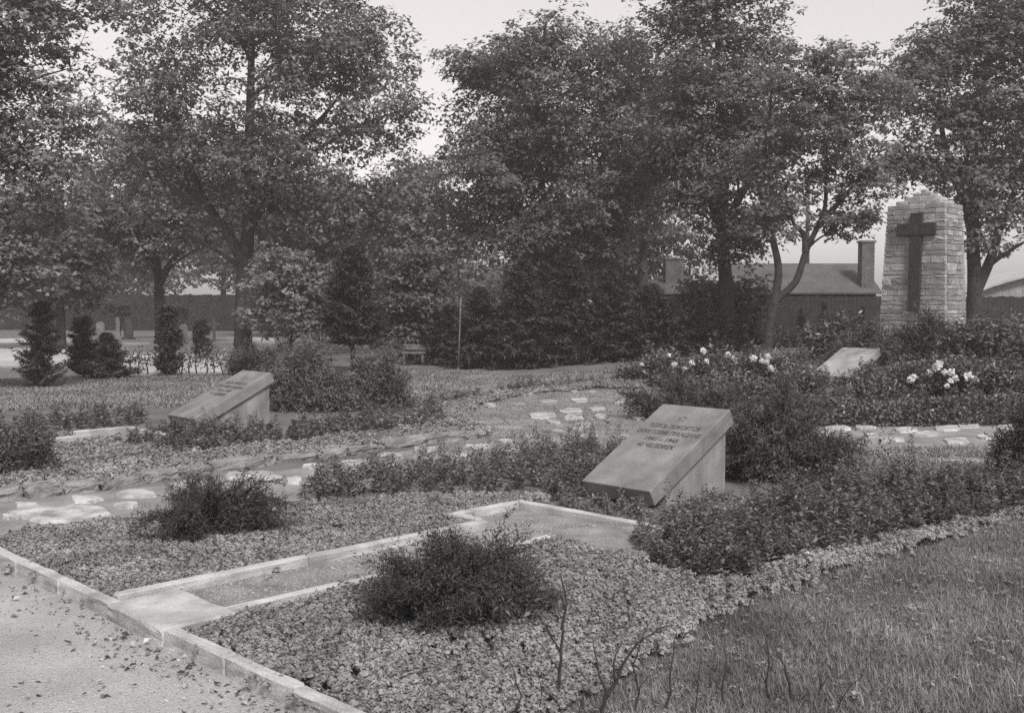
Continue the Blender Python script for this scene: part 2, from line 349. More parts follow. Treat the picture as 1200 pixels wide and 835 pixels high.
# ------------------------------------------------------------------ memorial slabs
def text_mesh(s, size):
    c = bpy.data.curves.new('t', 'FONT'); c.body = s; c.size = size; c.align_x = 'CENTER'; c.extrude = 0.0012; c.offset = size * .022; c.space_character = 1.0
    o = bpy.data.objects.new('t', c); COL.objects.link(o); dg = bpy.context.evaluated_depsgraph_get()
    me = bpy.data.meshes.new_from_object(o.evaluated_get(dg)); bpy.data.objects.remove(o); bpy.data.curves.remove(c); return me
def memorial(label, F, gz, inc, m, lines, W=0.78, L=1.36, T=0.155):
    """F: middle of the front top edge; the slab rises along +s"""
    root = thing('memorial_slab', label, 'memorial', (F[0], F[1], gz))
    Z0 = F[2] - gz
    B = Matrix.Rotation(math.pi / 4, 4, 'Z')                       # local x = away up the slope, local y = left
    S = Matrix.Translation((0, 0, Z0)) @ B @ Matrix.Rotation(-inc, 4, 'Y')
    obj('slab', rough_box('slab', (0, -W / 2, -T), (L, W / 2, 0), 0.006, 0.0006, 3, S, 1), m, root)
    # plinth: wedge under the slab
    x0, x1, y0 = 0.30, L * math.cos(inc) - 0.04 + 0.04, W / 2 - 0.05
    zt = lambda x: Z0 + x * math.tan(inc) - T / math.cos(inc) - 0.003
    xs = 0.84
    for (xa, xb, n) in ((x0, xs, 1), (xs + .004, x1, 2)):
        v = []
        for y in (-y0, y0): v += [(xa, y, -0.1), (xb, y, -0.1), (xb, y, zt(xb)), (xa, y, zt(xa))]
        me = pymesh('plinth', [tuple(B @ Vector(q)) for q in v], [(0, 1, 2, 3), (7, 6, 5, 4), (0, 4, 5, 1), (1, 5, 6, 2), (2, 6, 7, 3), (3, 7, 4, 0)])
        obj('plinth_block', me, 'plinth_stone', root)
    if lines:
        ins = None
        R = Matrix.Rotation(-math.pi / 2, 4, 'Z')                   # text x -> right across the slab, text y -> up slope
        for (s, fr, sz, wid) in lines:
            me = text_mesh(s, sz); xs_ = [q.co.x for q in me.vertices]; k_ = wid * W / (max(xs_) - min(xs_)); cx = (max(xs_) + min(xs_)) / 2
            for q in me.vertices: q.co = S @ Matrix.Translation((L * fr, 0, 0.0009)) @ R @ Vector(((q.co.x - cx) * k_ , q.co.y, q.co.z))
            obj('inscription', me, 'engraving', root)
        bm = bmesh.new(); pts = []
        for i in range(10):
            a = math.pi / 2 + i * math.pi / 5; q = 0.062 if i % 2 == 0 else 0.026; pts.append((q * math.cos(a), q * math.sin(a)))
        def M_(x, y): return S @ Matrix.Translation((L * 0.83, 0.0, 0.0018)) @ R @ Vector((x, y, 0))
        for i in range(10):
            (xa, ya), (xb, yb) = pts[i], pts[(i + 1) % 10]
            bm.faces.new([bm.verts.new(M_(*q)) for q in ((xa, ya), (xb, yb), (xb * .72, yb * .72), (xa * .72, ya * .72))])
        obj('star', bmmesh('star', bm), 'engraving', root)
    c, s_ = math.cos(inc) * L, 0
    fp = [np.array(F[:2]) + np.array([(x - y) * R2, (x + y) * R2]) for x, y in ((-.02, -W / 2), (c, -W / 2), (c, W / 2), (-.02, W / 2))]
    BLOCK.append(np.array([np.array(F[:2]) + np.array([(x - y) * R2, (x + y) * R2]) for x, y in ((-.0, -W / 2 - .02), (c, -W / 2 - .02), (c, W / 2 + .02), (-.0, W / 2 + .02))]))
    return root
TXT = [('ЗДЕСЬ ПОКОЯТСЯ', .70, .085, .73), ('СОВЕТСКИЕ ГРАЖДАНЕ', .62, .085, .91), ('1941 – 1945', .54, .085, .47), ('40 ЧЕЛОВЕК', .46, .085, .54)]
memorial('large tilted memorial slab with star and inscription beside the near gravel strip', (0.905, 9.255, 0.17), 0.0, math.radians(27), 'slab_stone', TXT)
memorial('tilted inscribed memorial slab on the far left beside the lawn', (-4.66, 14.8, 0.17), 0.0, math.radians(25.5), 'slab_stone', TXT)
f3 = at(971, 440, 19.9)
memorial('tilted memorial slab with pale streaks half hidden in plants below the pillar', (f3[0], f3[1], f3[2]), float(H(f3[0], f3[1])), math.radians(21), 'slab_stone_streaky', [])

# ------------------------------------------------------------------ stone pillar with cross
def pillar():
    pz = float(H(*PIL)); root = thing('stone_pillar', 'tall stone pillar of rough courses with dark cross and stepped cap', 'monument', (PIL[0], PIL[1], pz))
    B = Matrix.Rotation(math.pi / 4, 4, 'Z')                       # local -x faces the viewer's left (cross side), local -y the right side
    W, D, Hh, bat = 1.62, 1.25, 3.16, 0.045
    def half(z): return D / 2 - bat * z * .8, W / 2 - bat * z * .8
    core = []
    for z in (-0.3, Hh):
        hx, hy = half(z); hx -= .028; hy -= .028
        core += [(-hx, -hy, z), (hx, -hy, z), (hx, hy, z), (-hx, hy, z)]
    obj('mortar_core', pymesh('mortar_core', [tuple(B @ Vector(q)) for q in core], [(0, 3, 2, 1), (4, 5, 6, 7), (0, 1, 5, 4), (1, 2, 6, 5), (2, 3, 7, 6), (3, 0, 4, 7)]), 'mortar', root)
    rest = bmesh.new(); rr = random.Random(11); z = -0.15; sd = 0; mats = ['pillar_stone'] * 5 + ['pillar_stone_pale'] * 2 + ['pillar_stone_dark'] * 2
    def course(z, h, hx, hy, gap=.017):
        nonlocal sd
        def runs(L):
            x = 0; o_ = []
            while x < L - .12:
                l = rr.uniform(.18, .58); 
                if L - x - l < .14: l = L - x
                o_.append((x, min(x + l, L))); x += l
            return o_
        dp = .13
        for (side, L) in (('f', 2 * hy), ('b', 2 * hy), ('r', 2 * hx - 2 * dp - .02), ('l', 2 * hx - 2 * dp - .02)):
            for (a, b) in runs(L):
                sd += 1; pr = rr.uniform(-.008, .01); a2, b2 = a + gap / 2, b - gap / 2; z0, z1 = z + gap / 2 + rr.uniform(-.004, .004), z + h - gap / 2 + rr.uniform(-.004, .004)
                if side == 'f': lo, hi = (-hx - pr, -hy + a2, z0), (-hx + dp, -hy + b2, z1)
                elif side == 'b': lo, hi = (hx - dp, -hy + a2, z0), (hx + pr, -hy + b2, z1)
                elif side == 'r': lo, hi = (-hx + dp + .01 + a2, -hy - pr, z0), (-hx + dp + .01 + b2, -hy + dp, z1)
                else: lo, hi = (-hx + dp + .01 + a2, hy - dp, z0), (-hx + dp + .01 + b2, hy + pr, z1)
                me = rough_box('stone', lo, hi, .01, .0042, 1, B, sd)
                if side in 'fr': obj('stone', me, rr.choice(mats), root)
                else: rest.from_mesh(me); bpy.data.meshes.remove(me)
    while z < Hh - .02:
        h = rr.choice((.075, .1, .12, .14, .17)) + rr.uniform(-.01, .01); 
        if Hh - z - h < .08: h = Hh - z
        hx, hy = half(z + h / 2); course(z, h, hx, hy); z += h
    hx, hy = half(Hh); z = Hh + .003
    for i in range(5):                                            # stepped cap
        h = .105 - .006 * i; kx, ky = hx - .01 - .1 * i, hy - .01 - .155 * i; n = 3 if ky > .4 else 2
        if i == 4: n = 1
        ys = [-ky] + [-ky + 2 * ky * (j + rr.uniform(-.15, .15)) / n for j in range(1, n)] + [ky]
        for j in range(n):
            sd += 1; obj('cap_stone', rough_box('cap_stone', (-kx, ys[j] + .005, z), (kx, ys[j + 1] - .005, z + h), .012, .003, 2, B, sd), rr.choice(['pillar_stone', 'pillar_stone_pale']), root)
        z += h + .003
    obj('rear_stones', bmmesh('rear_stones', rest), 'pillar_stone', root)['kind'] = 'stuff'
    # the cross, leaning with the battered face
    tilt = Matrix.Rotation(math.atan(bat * .8), 4, 'Y'); T_ = Matrix.Translation((-half(0)[0] - .02, -0.06, 0))
    bm = bmesh.new()
    box(bm, (-.07, -.135, .8), (.03, .135, 3.07)); box(bm, (-.09, -.45, 2.55), (.03, .45, 2.82))
    for q in bm.verts: q.co = B @ T_ @ tilt @ q.co
    bmesh.ops.bevel(bm, geom=bm.edges[:], offset=.008, segments=1, affect='EDGES'); bmesh.ops.recalc_face_normals(bm, faces=bm.faces[:])
    cr = obj('cross', bmmesh('cross', bm), 'cross_iron', root)
    bm = bmesh.new()                                              # faint raised mark where the arms meet
    for (y0, y1, z0, z1) in ((-.05, -.035, 2.61, 2.76), (.035, .05, 2.61, 2.76), (-.008, .008, 2.61, 2.76), (-.034, -.009, 2.675, 2.69), (.009, .034, 2.675, 2.69)): box(bm, (-.097, y0, z0), (-.089, y1, z1))
    for q in bm.verts: q.co = B @ T_ @ tilt @ q.co
    obj('emblem', bmmesh('emblem', bm), 'emblem_iron', cr)
pillar()

# ------------------------------------------------------------------ buildings and fences behind
def gable_house(label, pxl, pxr, Y, eave, ridge, depth, over, wallm, roofm, rot=0.0, chim=None, base=-.2, boards=False):
    xl, xr = at(pxl, 352, Y)[0], at(pxr, 352, Y)[0]; root = thing('house', label, 'house', ((xl + xr) / 2, Y, 0)); Lh = (xr - xl) / 2
    Rm = Matrix.Rotation(rot, 4, 'Z')
    def tr(v): return [tuple(Rm @ Vector(q)) for q in v]
    e = eave - .05
    v = []
    for x in (-Lh + over, Lh - over): v += [(x, .3, base), (x, depth - .3, base), (x, depth - .3, e), (x, depth / 2, ridge - .12), (x, .3, e)]
    obj('wall', pymesh('wall', tr(v), [(0, 1, 2, 3, 4), (9, 8, 7, 6, 5), (0, 5, 6, 1), (0, 4, 9, 5), (1, 6, 7, 2)]), wallm, root)
    rf = None
    for sgn in (0, 1):
        y0, y1 = (0, depth / 2) if sgn == 0 else (depth, depth / 2); z0 = eave - .06; t = .07
        a = [(-Lh, y0, z0), (Lh, y0, z0), (Lh, y1, ridge), (-Lh, y1, ridge)]; vv = a + [(x, y, z + t) for x, y, z in a]
        me = pymesh('roof', tr(vv), [(3, 2, 1, 0), (4, 5, 6, 7), (0, 1, 5, 4), (1, 2, 6, 5), (2, 3, 7, 6), (3, 0, 4, 7)])
        o = obj('roof', me, roofm, root); rf = rf or o
    if chim:
        cx, cy, w_, z0, z1 = chim; bm = bmesh.new(); zz = z0
        box(bm, (cx - w_ / 2 + .012, cy - w_ / 2 + .012, z0), (cx + w_ / 2 - .012, cy + w_ / 2 - .012, z1 - .02)); q = 0
        while zz < z1 - .01:                                     # brick courses
            off = .12 if q % 2 else 0
            for s2 in (0, 1):
                x = -w_ / 2 - (off if s2 == 0 else .12 - off)
                while x < w_ / 2 - .02:
                    xa, xb = max(x, -w_ / 2) + .006, min(x + .25, w_ / 2) - .006
                    if xb - xa > .03:
                        if s2 == 0:
                            box(bm, (cx + xa, cy - w_ / 2, zz + .006), (cx + xb, cy - w_ / 2 + .05, zz + .078)); box(bm, (cx + xa, cy + w_ / 2 - .05, zz + .006), (cx + xb, cy + w_ / 2, zz + .078))
                        elif xa > -w_ / 2 + .05 and xb < w_ / 2 - .05:
                            box(bm, (cx - w_ / 2, cy + xa, zz + .006), (cx - w_ / 2 + .05, cy + xb, zz + .078)); box(bm, (cx + w_ / 2 - .05, cy + xa, zz + .006), (cx + w_ / 2, cy + xb, zz + .078))
                    x += .25
            zz += .085; q += 1
        box(bm, (cx - w_ / 2 - .04, cy - w_ / 2 - .04, zz), (cx + w_ / 2 + .04, cy + w_ / 2 + .04, zz + .08))
        for q in bm.verts: q.co = Rm @ q.co
        obj('chimney', bmmesh('chimney', bm), 'brick', rf)
    if boards:
        for i in range(int(2 * Lh / .3)):
            pass
    return root
gable_house('dark tarred shed with felt roof and brick chimney behind the forked tree', 866, 1034, 42, 2.12, 3.28, 5.0, .15, 'tarred_wood', 'roof_felt', chim=(2.38, .62, .52, 1.9, 4.05))
gable_house('low shed with wide brick chimney behind the dark shrubs', 762, 858, 44, 2.12, 2.62, 4.6, .12, 'tarred_wood', 'roof_felt', chim=(-.45, 2.0, .78, 2.2, 3.55))
def barn():
    Y = 46; x0 = at(1150, 352, Y)[0]; root = thing('barn', 'pale boarded barn with pale roof at the right edge', 'barn', (x0 + 3, Y, 0))
    def gz(x): return 2.1 + .95 * max(0, 1 - abs(x) / 3.3) ** .8 if abs(x) < 3.3 else 2.1
    for i in range(22):                                          # vertical gable boards
        xa, xb = -3.3 + i * .3, -3.3 + (i + 1) * .3 - .012
        v = [(xa, 0, -.1), (xb, 0, -.1), (xb, 0, gz(xb)), (xa, 0, gz(xa))]; v += [(x, .05 , z) for x, y, z in v]
        obj('board', pymesh('board', v, [(0, 1, 2, 3), (7, 6, 5, 4), (0, 4, 5, 1), (1, 5, 6, 2), (2, 6, 7, 3), (3, 7, 4, 0)]), 'grey_wood', root)
    for s in (-1, 1):
        v = []; xs = [0, .8, 1.7, 2.6, 3.5]
        for y in (-.35, 8):
            for x in xs: v.append((s * x, y, gz(s * x) + .04 - (.06 if x > 3.3 else 0)))
        n = len(xs); top = [(x, y, z + .08) for x, y, z in v]; f = []
        for i in range(n - 1): f += [(i, i + 1, n + i + 1, n + i), (2 * n + i, 3 * n + i, 3 * n + i + 1, 2 * n + i + 1), (i, 2 * n + i, 2 * n + i + 1, i + 1)]
        f += [(n - 1, 2 * n + n - 1, 3 * n + n - 1, 2 * n - 1)]
        obj('roof', pymesh('roof', v + top, f), 'roof_pale', root)
barn()
def fence(label, a, b, z, m, step=.16):
    a, b = np.array(a, float), np.array(b, float); d = b - a; L = np.linalg.norm(d); root = thing('board_fence', label, 'fence', (a[0], a[1], 0)); ang = math.atan2(d[1], d[0])
    R_ = Matrix.Rotation(ang, 4, 'Z'); bm = bmesh.new(); x = 0; rr = random.Random(3)
    while x < L: box(bm, (x, 0, -.05), (x + step - .012, .025, z + rr.uniform(-.03, .02)), R_); x += step
    pl = obj('planks', bmmesh('planks', bm), m, root); pl['kind'] = 'stuff'
    bm = bmesh.new(); box(bm, (0, .027, .4), (L, .08, .5), R_); box(bm, (0, .027, z - .45), (L, .08, z - .35), R_); obj('rail', bmmesh('rail', bm), m, root)
    for i in range(int(L / 3) + 1):
        bm = bmesh.new(); box(bm, (i * 3.0, .082, -.05), (i * 3.0 + .12, .2, z + .05), R_); obj('post', bmmesh('post', bm), m, root)
fence('dark tarred board fence in front of the sheds on the right', (5.5, 40), (26, 40), 1.95, 'tarred_wood')
fence('dark board fence behind the headstones on the left', (-40, 66), (-13, 62), 2.15, 'tarred_wood', .3)

def pole(label, base, top, r0, r1, m, name='pole'):
    b, t = np.array(base, float), np.array(top, float); T = Tubes(8); T.add([b * 0, (t - b) * .5, t - b], [r0, (r0 + r1) / 2, r1])
    T.add([np.array([0, 0, -.1]), np.array([0, 0, .06])], [r0 * 1.25, r0 * 1.15]); T.add([t - b, t - b + np.array([0, 0, .05])], [r1 * 1.2, r1 * .6])
    return tag(obj(name, T.mesh(name), m, None, tuple(b)), label, 'pole')
pole('thin leaning wooden stake at the far edge of the lawn', (*P(537, 433)[:2], 0), at(540, 348, 27.5), .026, .018, 'bark_pale', 'wooden_stake')
pole('telegraph pole rising behind the shed roof', (*at(946, 352, 55)[:2], 0), at(947, 215, 55), .13, .09, 'bark', 'telegraph_pole')

def headstone(label, px, py, hpx, wpx, Y, m):
    s = Y / FPX; b = at(px, py, Y); b[2] = 0; h_, w_ = hpx * s, wpx * s / 2; root = thing('headstone', label, 'headstone', tuple(b), 'headstones in the old graveyard')
    pts = [(-w_, 0), (w_, 0), (w_, h_ - w_)] + [(w_ * math.cos(a), h_ - w_ + w_ * math.sin(a)) for a in np.linspace(.3, math.pi - .3, 6)] + [(-w_, h_ - w_)]
    n = len(pts); v = [(x, -.07, z) for x, z in pts] + [(x, .07, z) for x, z in pts]
    obj('stone', pymesh('stone', v, [tuple(range(n)), tuple(range(2 * n - 1, n - 1, -1))] + [(i, n + i, n + (i + 1) % n, (i + 1) % n) for i in range(n)]), m, root)
    obj('base', rough_box('base', (-w_ - .08, -.15, -.05), (w_ + .08, .15, .08), .01), m, root)
headstone('pale rounded headstone nearest the big trunk in the old graveyard', 215, 405, 20, 9, 47, 'pale_stone')
headstone('dark rounded headstone between two pale ones in the old graveyard', 151, 404, 24, 10, 49, 'plinth_stone')
headstone('thin white upright headstone in the old graveyard', 139, 404, 26, 4.5, 50, 'pale_stone')
headstone('pale rounded headstone behind the spreading fir', 118, 405, 22, 9, 48, 'pale_stone')
wc = thing('wooden_cross', 'small wooden grave cross right of the headstones', 'cross', (*at(251, 404, 46)[:2], 0))
bm = bmesh.new(); box(bm, (-.06, -.04, -.05), (.06, .04, 1.1)); obj('upright', bmmesh('upright', bm), 'grey_wood', wc)
bm = bmesh.new(); box(bm, (-.26, -.06, .72), (.26, -.042, .84)); obj('crossbar', bmmesh('crossbar', bm), 'grey_wood', wc)
bn = thing('bench', 'small pale bench in the shade at the far end of the lawn', 'bench', (*at(485, 424, 29.5)[:2], 0))
for z in (.46, .42):
    pass
obj('seat', rough_box('seat', (-.32, -.2, .32), (.32, .2, .37), .006), 'bark_pale', bn)
obj('backrest', rough_box('backrest', (-.32, .21, .42), (.32, .25, .58), .006), 'bark_pale', bn)
for x in (-.28, .23): obj('leg', rough_box('leg', (x, -.18, -.03), (x + .05, .2, .32), .004), 'bark_pale', bn); obj('back_post', rough_box('back_post', (x, .255, -.03), (x + .05, .3, .57), .004), 'bark_pale', bn)

# ------------------------------------------------------------------ trees
def tree(name, label, px, Y, r, lobes, ncl, per, leaf, m, stems=None, top=None, cat='tree', group=None, pad=.55, flat=.33, bark='bark', limbs=14, seed=1, droop=.25, base_y=None, wleaf=.8, shell=2.4):
    """lobes: (px, py, rx px, ry px, depth offset m, weight) seen at distance Y; stems: polylines in px (x, y) from base to top"""
    global rng
    rng = np.random.default_rng(seed); s = Y / FPX
    b = at(px, 352, Y); b[2] = float(H(b[0], b[1])); root = thing(name, label, cat, tuple(b), group)
    lb = []
    for l in lobes:
        c = at(l[0], l[1], Y) - b; dY = l[4] if len(l) > 4 else 0.0; c = c + np.array([0, dY, 0]); rx, rz = l[2] * s, l[3] * s
        lb.append((c, np.array([rx, max(rx, rz) * .9, rz])))
    vol = np.array([np.prod(q[1]) ** .8 for q in lb]); vol /= vol.sum()
    idx = rng.choice(len(lb), ncl, p=vol); d = rdir(ncl); rad = rng.random(ncl) ** (1 / shell)
    C = np.array([lb[i][0] for i in idx]) + d * rad[:, None] * np.array([lb[i][1] for i in idx]); C[:, 2] = np.maximum(C[:, 2], .35)
    # skeleton
    T = Tubes(7); nodes = []; nrad = []
    if stems is None:
        tp = max(C[:, 2]) * .93; stems = [[(0, 0, 0), (rng.normal() * .1, 0, tp * .33), (rng.normal() * .25, rng.normal() * .2, tp * .66), (rng.normal() * .4, rng.normal() * .3, tp)]]; conv = [[np.array(q, float) for q in stems[0]]]
    else: conv = [[at(q[0], q[1], Y + (q[2] if len(q) > 2 else 0)) - b for q in stm] for stm in stems]
    for si, stm in enumerate(conv):
        if si == 0: stm[0][2] = -.15
        n = len(stm); tt = np.linspace(0, n - 1, (n - 1) * 5 + 1); pts = []
        for t in tt:                                              # Catmull-Rom
            i = min(int(t), n - 2); f = t - i; p0, p1, p2, p3 = stm[max(i - 1, 0)], stm[i], stm[i + 1], stm[min(i + 2, n - 1)]
            pts.append(.5 * ((2 * p1) + (p2 - p0) * f + (2 * p0 - 5 * p1 + 4 * p2 - p3) * f ** 2 + (3 * p1 - p0 - 3 * p2 + p3) * f ** 3))
        r0 = r if si == 0 else r * .72; rr = [r0 * (1 - .88 * i / (len(pts) - 1)) ** .9 for i in range(len(pts))]
        if si == 0: rr[0] *= 1.5; rr[1] *= 1.12
        T.add(pts, rr, False)
        for p, q in zip(pts[2:], rr[2:]): nodes.append(p); nrad.append(q)
    tn = len(nodes); tips = []
    TB = Tubes(5)
    cand = C[rng.permutation(ncl)]; sel = [cand[0]]
    for _ in range(limbs - 1):
        dd = np.min([np.linalg.norm(cand - q, axis=1) for q in sel], 0); sel.append(cand[np.argmax(dd)])
    N0 = np.array(nodes[:tn]); R0 = np.array(nrad[:tn])
    for q in sel:
        hd = np.hypot(N0[:, 0] - q[0], N0[:, 1] - q[1]); cost = np.abs(N0[:, 2] - (q[2] - .55 * hd)) + .35 * hd; i = int(np.argmin(cost)); a = N0[i]
        e = a + (q - a) * .9; mid = (a + e) / 2 + np.array([rng.normal() * .12, rng.normal() * .12, .12 * np.linalg.norm(e - a)]); ra = min(R0[i] * .55, .02 + .018 * np.linalg.norm(e - a))
        pts = [(1 - t) ** 2 * a + 2 * t * (1 - t) * mid + t * t * e for t in np.linspace(0, 1, 7)]
        TB.add(pts, [ra * (1 - .8 * t) for t in np.linspace(0, 1, 7)], False)
        for p, t in zip(pts[1:], np.linspace(0, 1, 7)[1:]): nodes.append(p); nrad.append(ra * (1 - .8 * t))
    NA = np.array(nodes); NR = np.array(nrad)
    T3 = Tubes(3); twd = np.zeros((ncl, 3))
    for k in range(ncl):
        q = C[k]; dd = np.linalg.norm(NA - q, axis=1) + .6 * np.maximum(0, NA[:, 2] - q[2]); i = int(np.argmin(dd)); a = NA[i]; L = np.linalg.norm(q - a)
        twd[k] = (q - a) / max(L, .01); mid = (a + q) / 2 + np.array([rng.normal() * .06, rng.normal() * .06, .1 * L]); ra = min(.012 + .008 * L, NR[i] * .7)
        T3.add([a, mid, q], [ra, ra * .7, ra * .3], False)
    obj('trunk', T.mesh('trunk'), bark, root); obj('limbs', TB.mesh('limbs'), bark, root)['kind'] = 'stuff'; obj('twigs', T3.mesh('twigs'), bark, root)['kind'] = 'stuff'
    # foliage pads
    n = ncl * per; k = np.repeat(np.arange(ncl), per); sz = rng.uniform(.65, 1.35, ncl)[k][:, None] * pad * 1.08
    nt_ = max(3, per // 13); q_ = np.sqrt(rng.random((ncl, nt_))); qa = rng.random((ncl, nt_)) * 6.2832; tw = np.stack([q_ * np.cos(qa), q_ * np.sin(qa), np.clip(rng.normal(size=q_.shape), -1.6, 1.6) * flat - droop * .7 * q_ ** 2], 2)
    tw[:, :, 2] += .35 * (tw[:, :, 0] * twd[:, None, 0] + tw[:, :, 1] * twd[:, None, 1]) * twd[:, None, 2]
    c0 = tw[k, rng.integers(0, nt_, n)]; loc = np.clip(rng.normal(size=(n, 3)), -1.7, 1.7) * np.array([.17, .17, .09]); off = c0 + loc
    pos = C[k] + off * sz; pos[:, 2] = np.maximum(pos[:, 2], .12)
    nr = rng.normal(size=(n, 3)) * .45 + np.array([0, -.15, 1.0]) + loc * 1.6 + .2 * off; dr = loc * np.array([4, 4, 0]) + c0 * .5 + rng.normal(size=(n, 3)) * .35 + np.array([0, 0, -.4])
    ls = leaf * rng.uniform(.6, 1.35, n)
    obj('crown', npmesh('crown', wedges(pos, nr, dr, ls * 1.15, ls * wleaf * 1.15, True), 3), m, root)
    return root

tree('maple_tree', 'big maple with a dark straight trunk left of centre behind the far slab', 285, 33, .3,
     [(300, 30, 165, 75), (190, 120, 75, 75), (400, 110, 95, 75), (290, 170, 150, 80), (430, 60, 60, 50), (290, -70, 150, 70), (205, 225, 85, 45), (375, 228, 105, 42), (455, 150, 45, 32), (170, 190, 60, 45), (450, 235, 45, 35), (160, 30, 45, 55)],
     400, 190, .118, 'leaf_maple', stems=[[(285, 410), (286, 330), (291, 270), (293, 150), (295, 60), (298, -80)], [(285, 306), (270, 278), (240, 235), (215, 170), (196, 80)], [(291, 270), (318, 215), (352, 170), (400, 110)]], limbs=22, seed=3, pad=.72, flat=.36)
tree('maple_tree', 'tree at the left edge whose pale boughs hang into view', -70, 21, .2,
     [(-20, 70, 95, 120), (60, 60, 55, 60), (40, 200, 60, 80), (70, 150, 45, 40), (-40, 280, 90, 60), (30, 300, 35, 55), (-120, 120, 120, 190), (50, -30, 90, 50)], 360, 150, .095, 'leaf_pale', seed=4, pad=.5, limbs=14)
tree('lime_tree', 'smaller tree behind the big maple, trunk showing above the dark fence', 187, 44, .26,
     [(190, 235, 75, 60), (140, 275, 50, 45), (235, 262, 50, 45), (180, 180, 60, 50), (110, 240, 45, 50), (255, 215, 40, 40)], 260, 95, .17, 'leaf_pale', stems=[[(189, 396), (187, 350), (184, 300), (180, 240), (185, 160)], [(188, 330), (205, 300), (232, 265)], [(186, 320), (165, 290), (140, 262)]], seed=5, pad=.75, limbs=10)
tree('maple_tree', 'large dark many-stemmed maple in the centre behind the lawn', 648, 32, .22,
     [(640, 25, 38, 32), (600, 75, 65, 40), (548, 78, 36, 18), (655, 120, 95, 70), (590, 165, 75, 50), (650, 210, 125, 60), (555, 235, 50, 38), (735, 215, 60, 60), (640, 275, 110, 40), (720, 135, 50, 50), (560, 130, 35, 25), (600, 35, 20, 18), (690, 60, 40, 35)],
     400, 190, .11, 'leaf_maple', stems=[[(650, 425), (652, 350), (648, 280), (632, 200), (630, 110), (640, 25)], [(651, 370), (630, 310), (612, 260), (590, 190)], [(652, 350), (672, 300), (690, 235), (715, 150)], [(650, 380), (668, 330), (664, 270), (660, 200), (668, 120)]], seed=6, limbs=18, pad=.62, flat=.36)
tree('poplar_tree', 'tall feathery tree behind the central maple, its top reaching the sky', 755, 42, .24,
     [(745, 60, 35, 28), (740, 120, 55, 50), (770, 180, 50, 60), (775, 100, 35, 40), (740, 240, 40, 50), (790, 150, 30, 40)], 240, 100, .125, 'leaf_dark', seed=7, pad=.6, limbs=10, flat=.6)
tree('maple_tree', 'tall tree with a thick dark trunk left of the forked tree', 852, 30, .24,
     [(840, 20, 65, 45), (800, 5, 40, 35), (830, 100, 75, 50), (880, 130, 50, 50), (790, 160, 45, 42), (850, 185, 80, 50), (800, 235, 50, 30), (880, 245, 55, 38), (835, -55, 75, 45), (900, 60, 35, 40), (850, 285, 50, 24)],
     310, 180, .103, 'leaf_maple', stems=[[(856, 415), (850, 330), (846, 260), (850, 180), (842, 90), (838, -40)], [(848, 290), (862, 240), (888, 190), (895, 110)], [(847, 270), (825, 215), (805, 160), (800, 90)]], seed=8, limbs=16, pad=.58, flat=.36)
tree('forked_tree', 'slender forked tree with two dark stems between sheds and pillar', 905, 25.5, .135,
     [(940, 90, 55, 42), (985, 100, 50, 42), (960, 150, 60, 38), (1010, 140, 35, 35), (915, 165, 35, 35), (985, 200, 55, 28), (1020, 215, 28, 26), (1000, 255, 42, 16), (935, 215, 35, 22), (1000, 65, 38, 25), (1036, 105, 28, 26), (900, 250, 35, 30)],
     230, 100, .088, 'leaf_maple', stems=[[(897, 408), (903, 375), (908, 350), (912, 315), (905, 280), (896, 250), (890, 205), (900, 150), (905, 90)], [(908, 352), (932, 330), (944, 295), (958, 265), (967, 240), (968, 190), (972, 130), (985, 80)], [(944, 295), (942, 275), (930, 262), (925, 240)], [(958, 265), (985, 235), (1010, 205)]], seed=9, limbs=14, pad=.38)
tree('maple_tree', 'broad tree behind the stone pillar, leaning over it', 1146, 29, .23,
     [(1062, 105, 42, 40), (1050, 185, 36, 26), (1078, 62, 34, 30), (1120, 60, 60, 50), (1170, 50, 60, 60), (1100, 130, 55, 45), (1165, 140, 65, 55), (1085, 190, 45, 28), (1150, 205, 60, 42), (1220, 110, 60, 90), (1180, -25, 80, 55), (1190, 240, 55, 35), (1140, 265, 30, 24), (1250, 210, 60, 60), (1170, 290, 24, 24)],
     350, 165, .103, 'leaf_maple', stems=[[(1141, 395), (1142, 330), (1140, 270), (1146, 200), (1150, 120), (1165, 10)], [(1142, 345), (1160, 305), (1172, 268), (1190, 220), (1215, 140)], [(1140, 270), (1125, 220), (1105, 160), (1100, 90)]], seed=10, limbs=16, pad=.56, flat=.36)
tree('ash_tree', 'distant pale tree in the gap between the big maple and the central maple', 492, 48, .26,
     [(490, 215, 40, 32), (460, 250, 50, 40), (515, 255, 40, 40), (480, 290, 60, 35), (530, 300, 40, 35)], 200, 75, .19, 'leaf_pale', seed=11, pad=.8, limbs=8)
tree('lime_tree', 'round pale-leaved young tree right of the big dark trunk', 335, 31, .09,
     [(335, 320, 42, 32), (365, 345, 36, 32), (315, 355, 28, 28), (345, 370, 44, 24)], 130, 90, .11, 'leaf_pale', seed=12, pad=.36, limbs=8)
tree('birch_tree', 'leafy young tree beside the thin stake behind the lawn', 480, 31, .09,
     [(480, 310, 36, 30), (500, 345, 42, 34), (465, 360, 36, 32), (510, 385, 36, 24), (475, 395, 34, 20)], 170, 85, .105, 'leaf_dark', seed=13, pad=.36, limbs=9)
tree('lime_tree', 'dark tree far left behind the young conifers', 70, 40, .2,
     [(60, 300, 60, 45), (20, 270, 45, 45), (105, 310, 40, 40), (60, 240, 60, 40), (-30, 310, 60, 50), (95, 345, 30, 24), (20, 340, 40, 28)], 230, 80, .17, 'leaf_dark', seed=14, pad=.65, limbs=9)
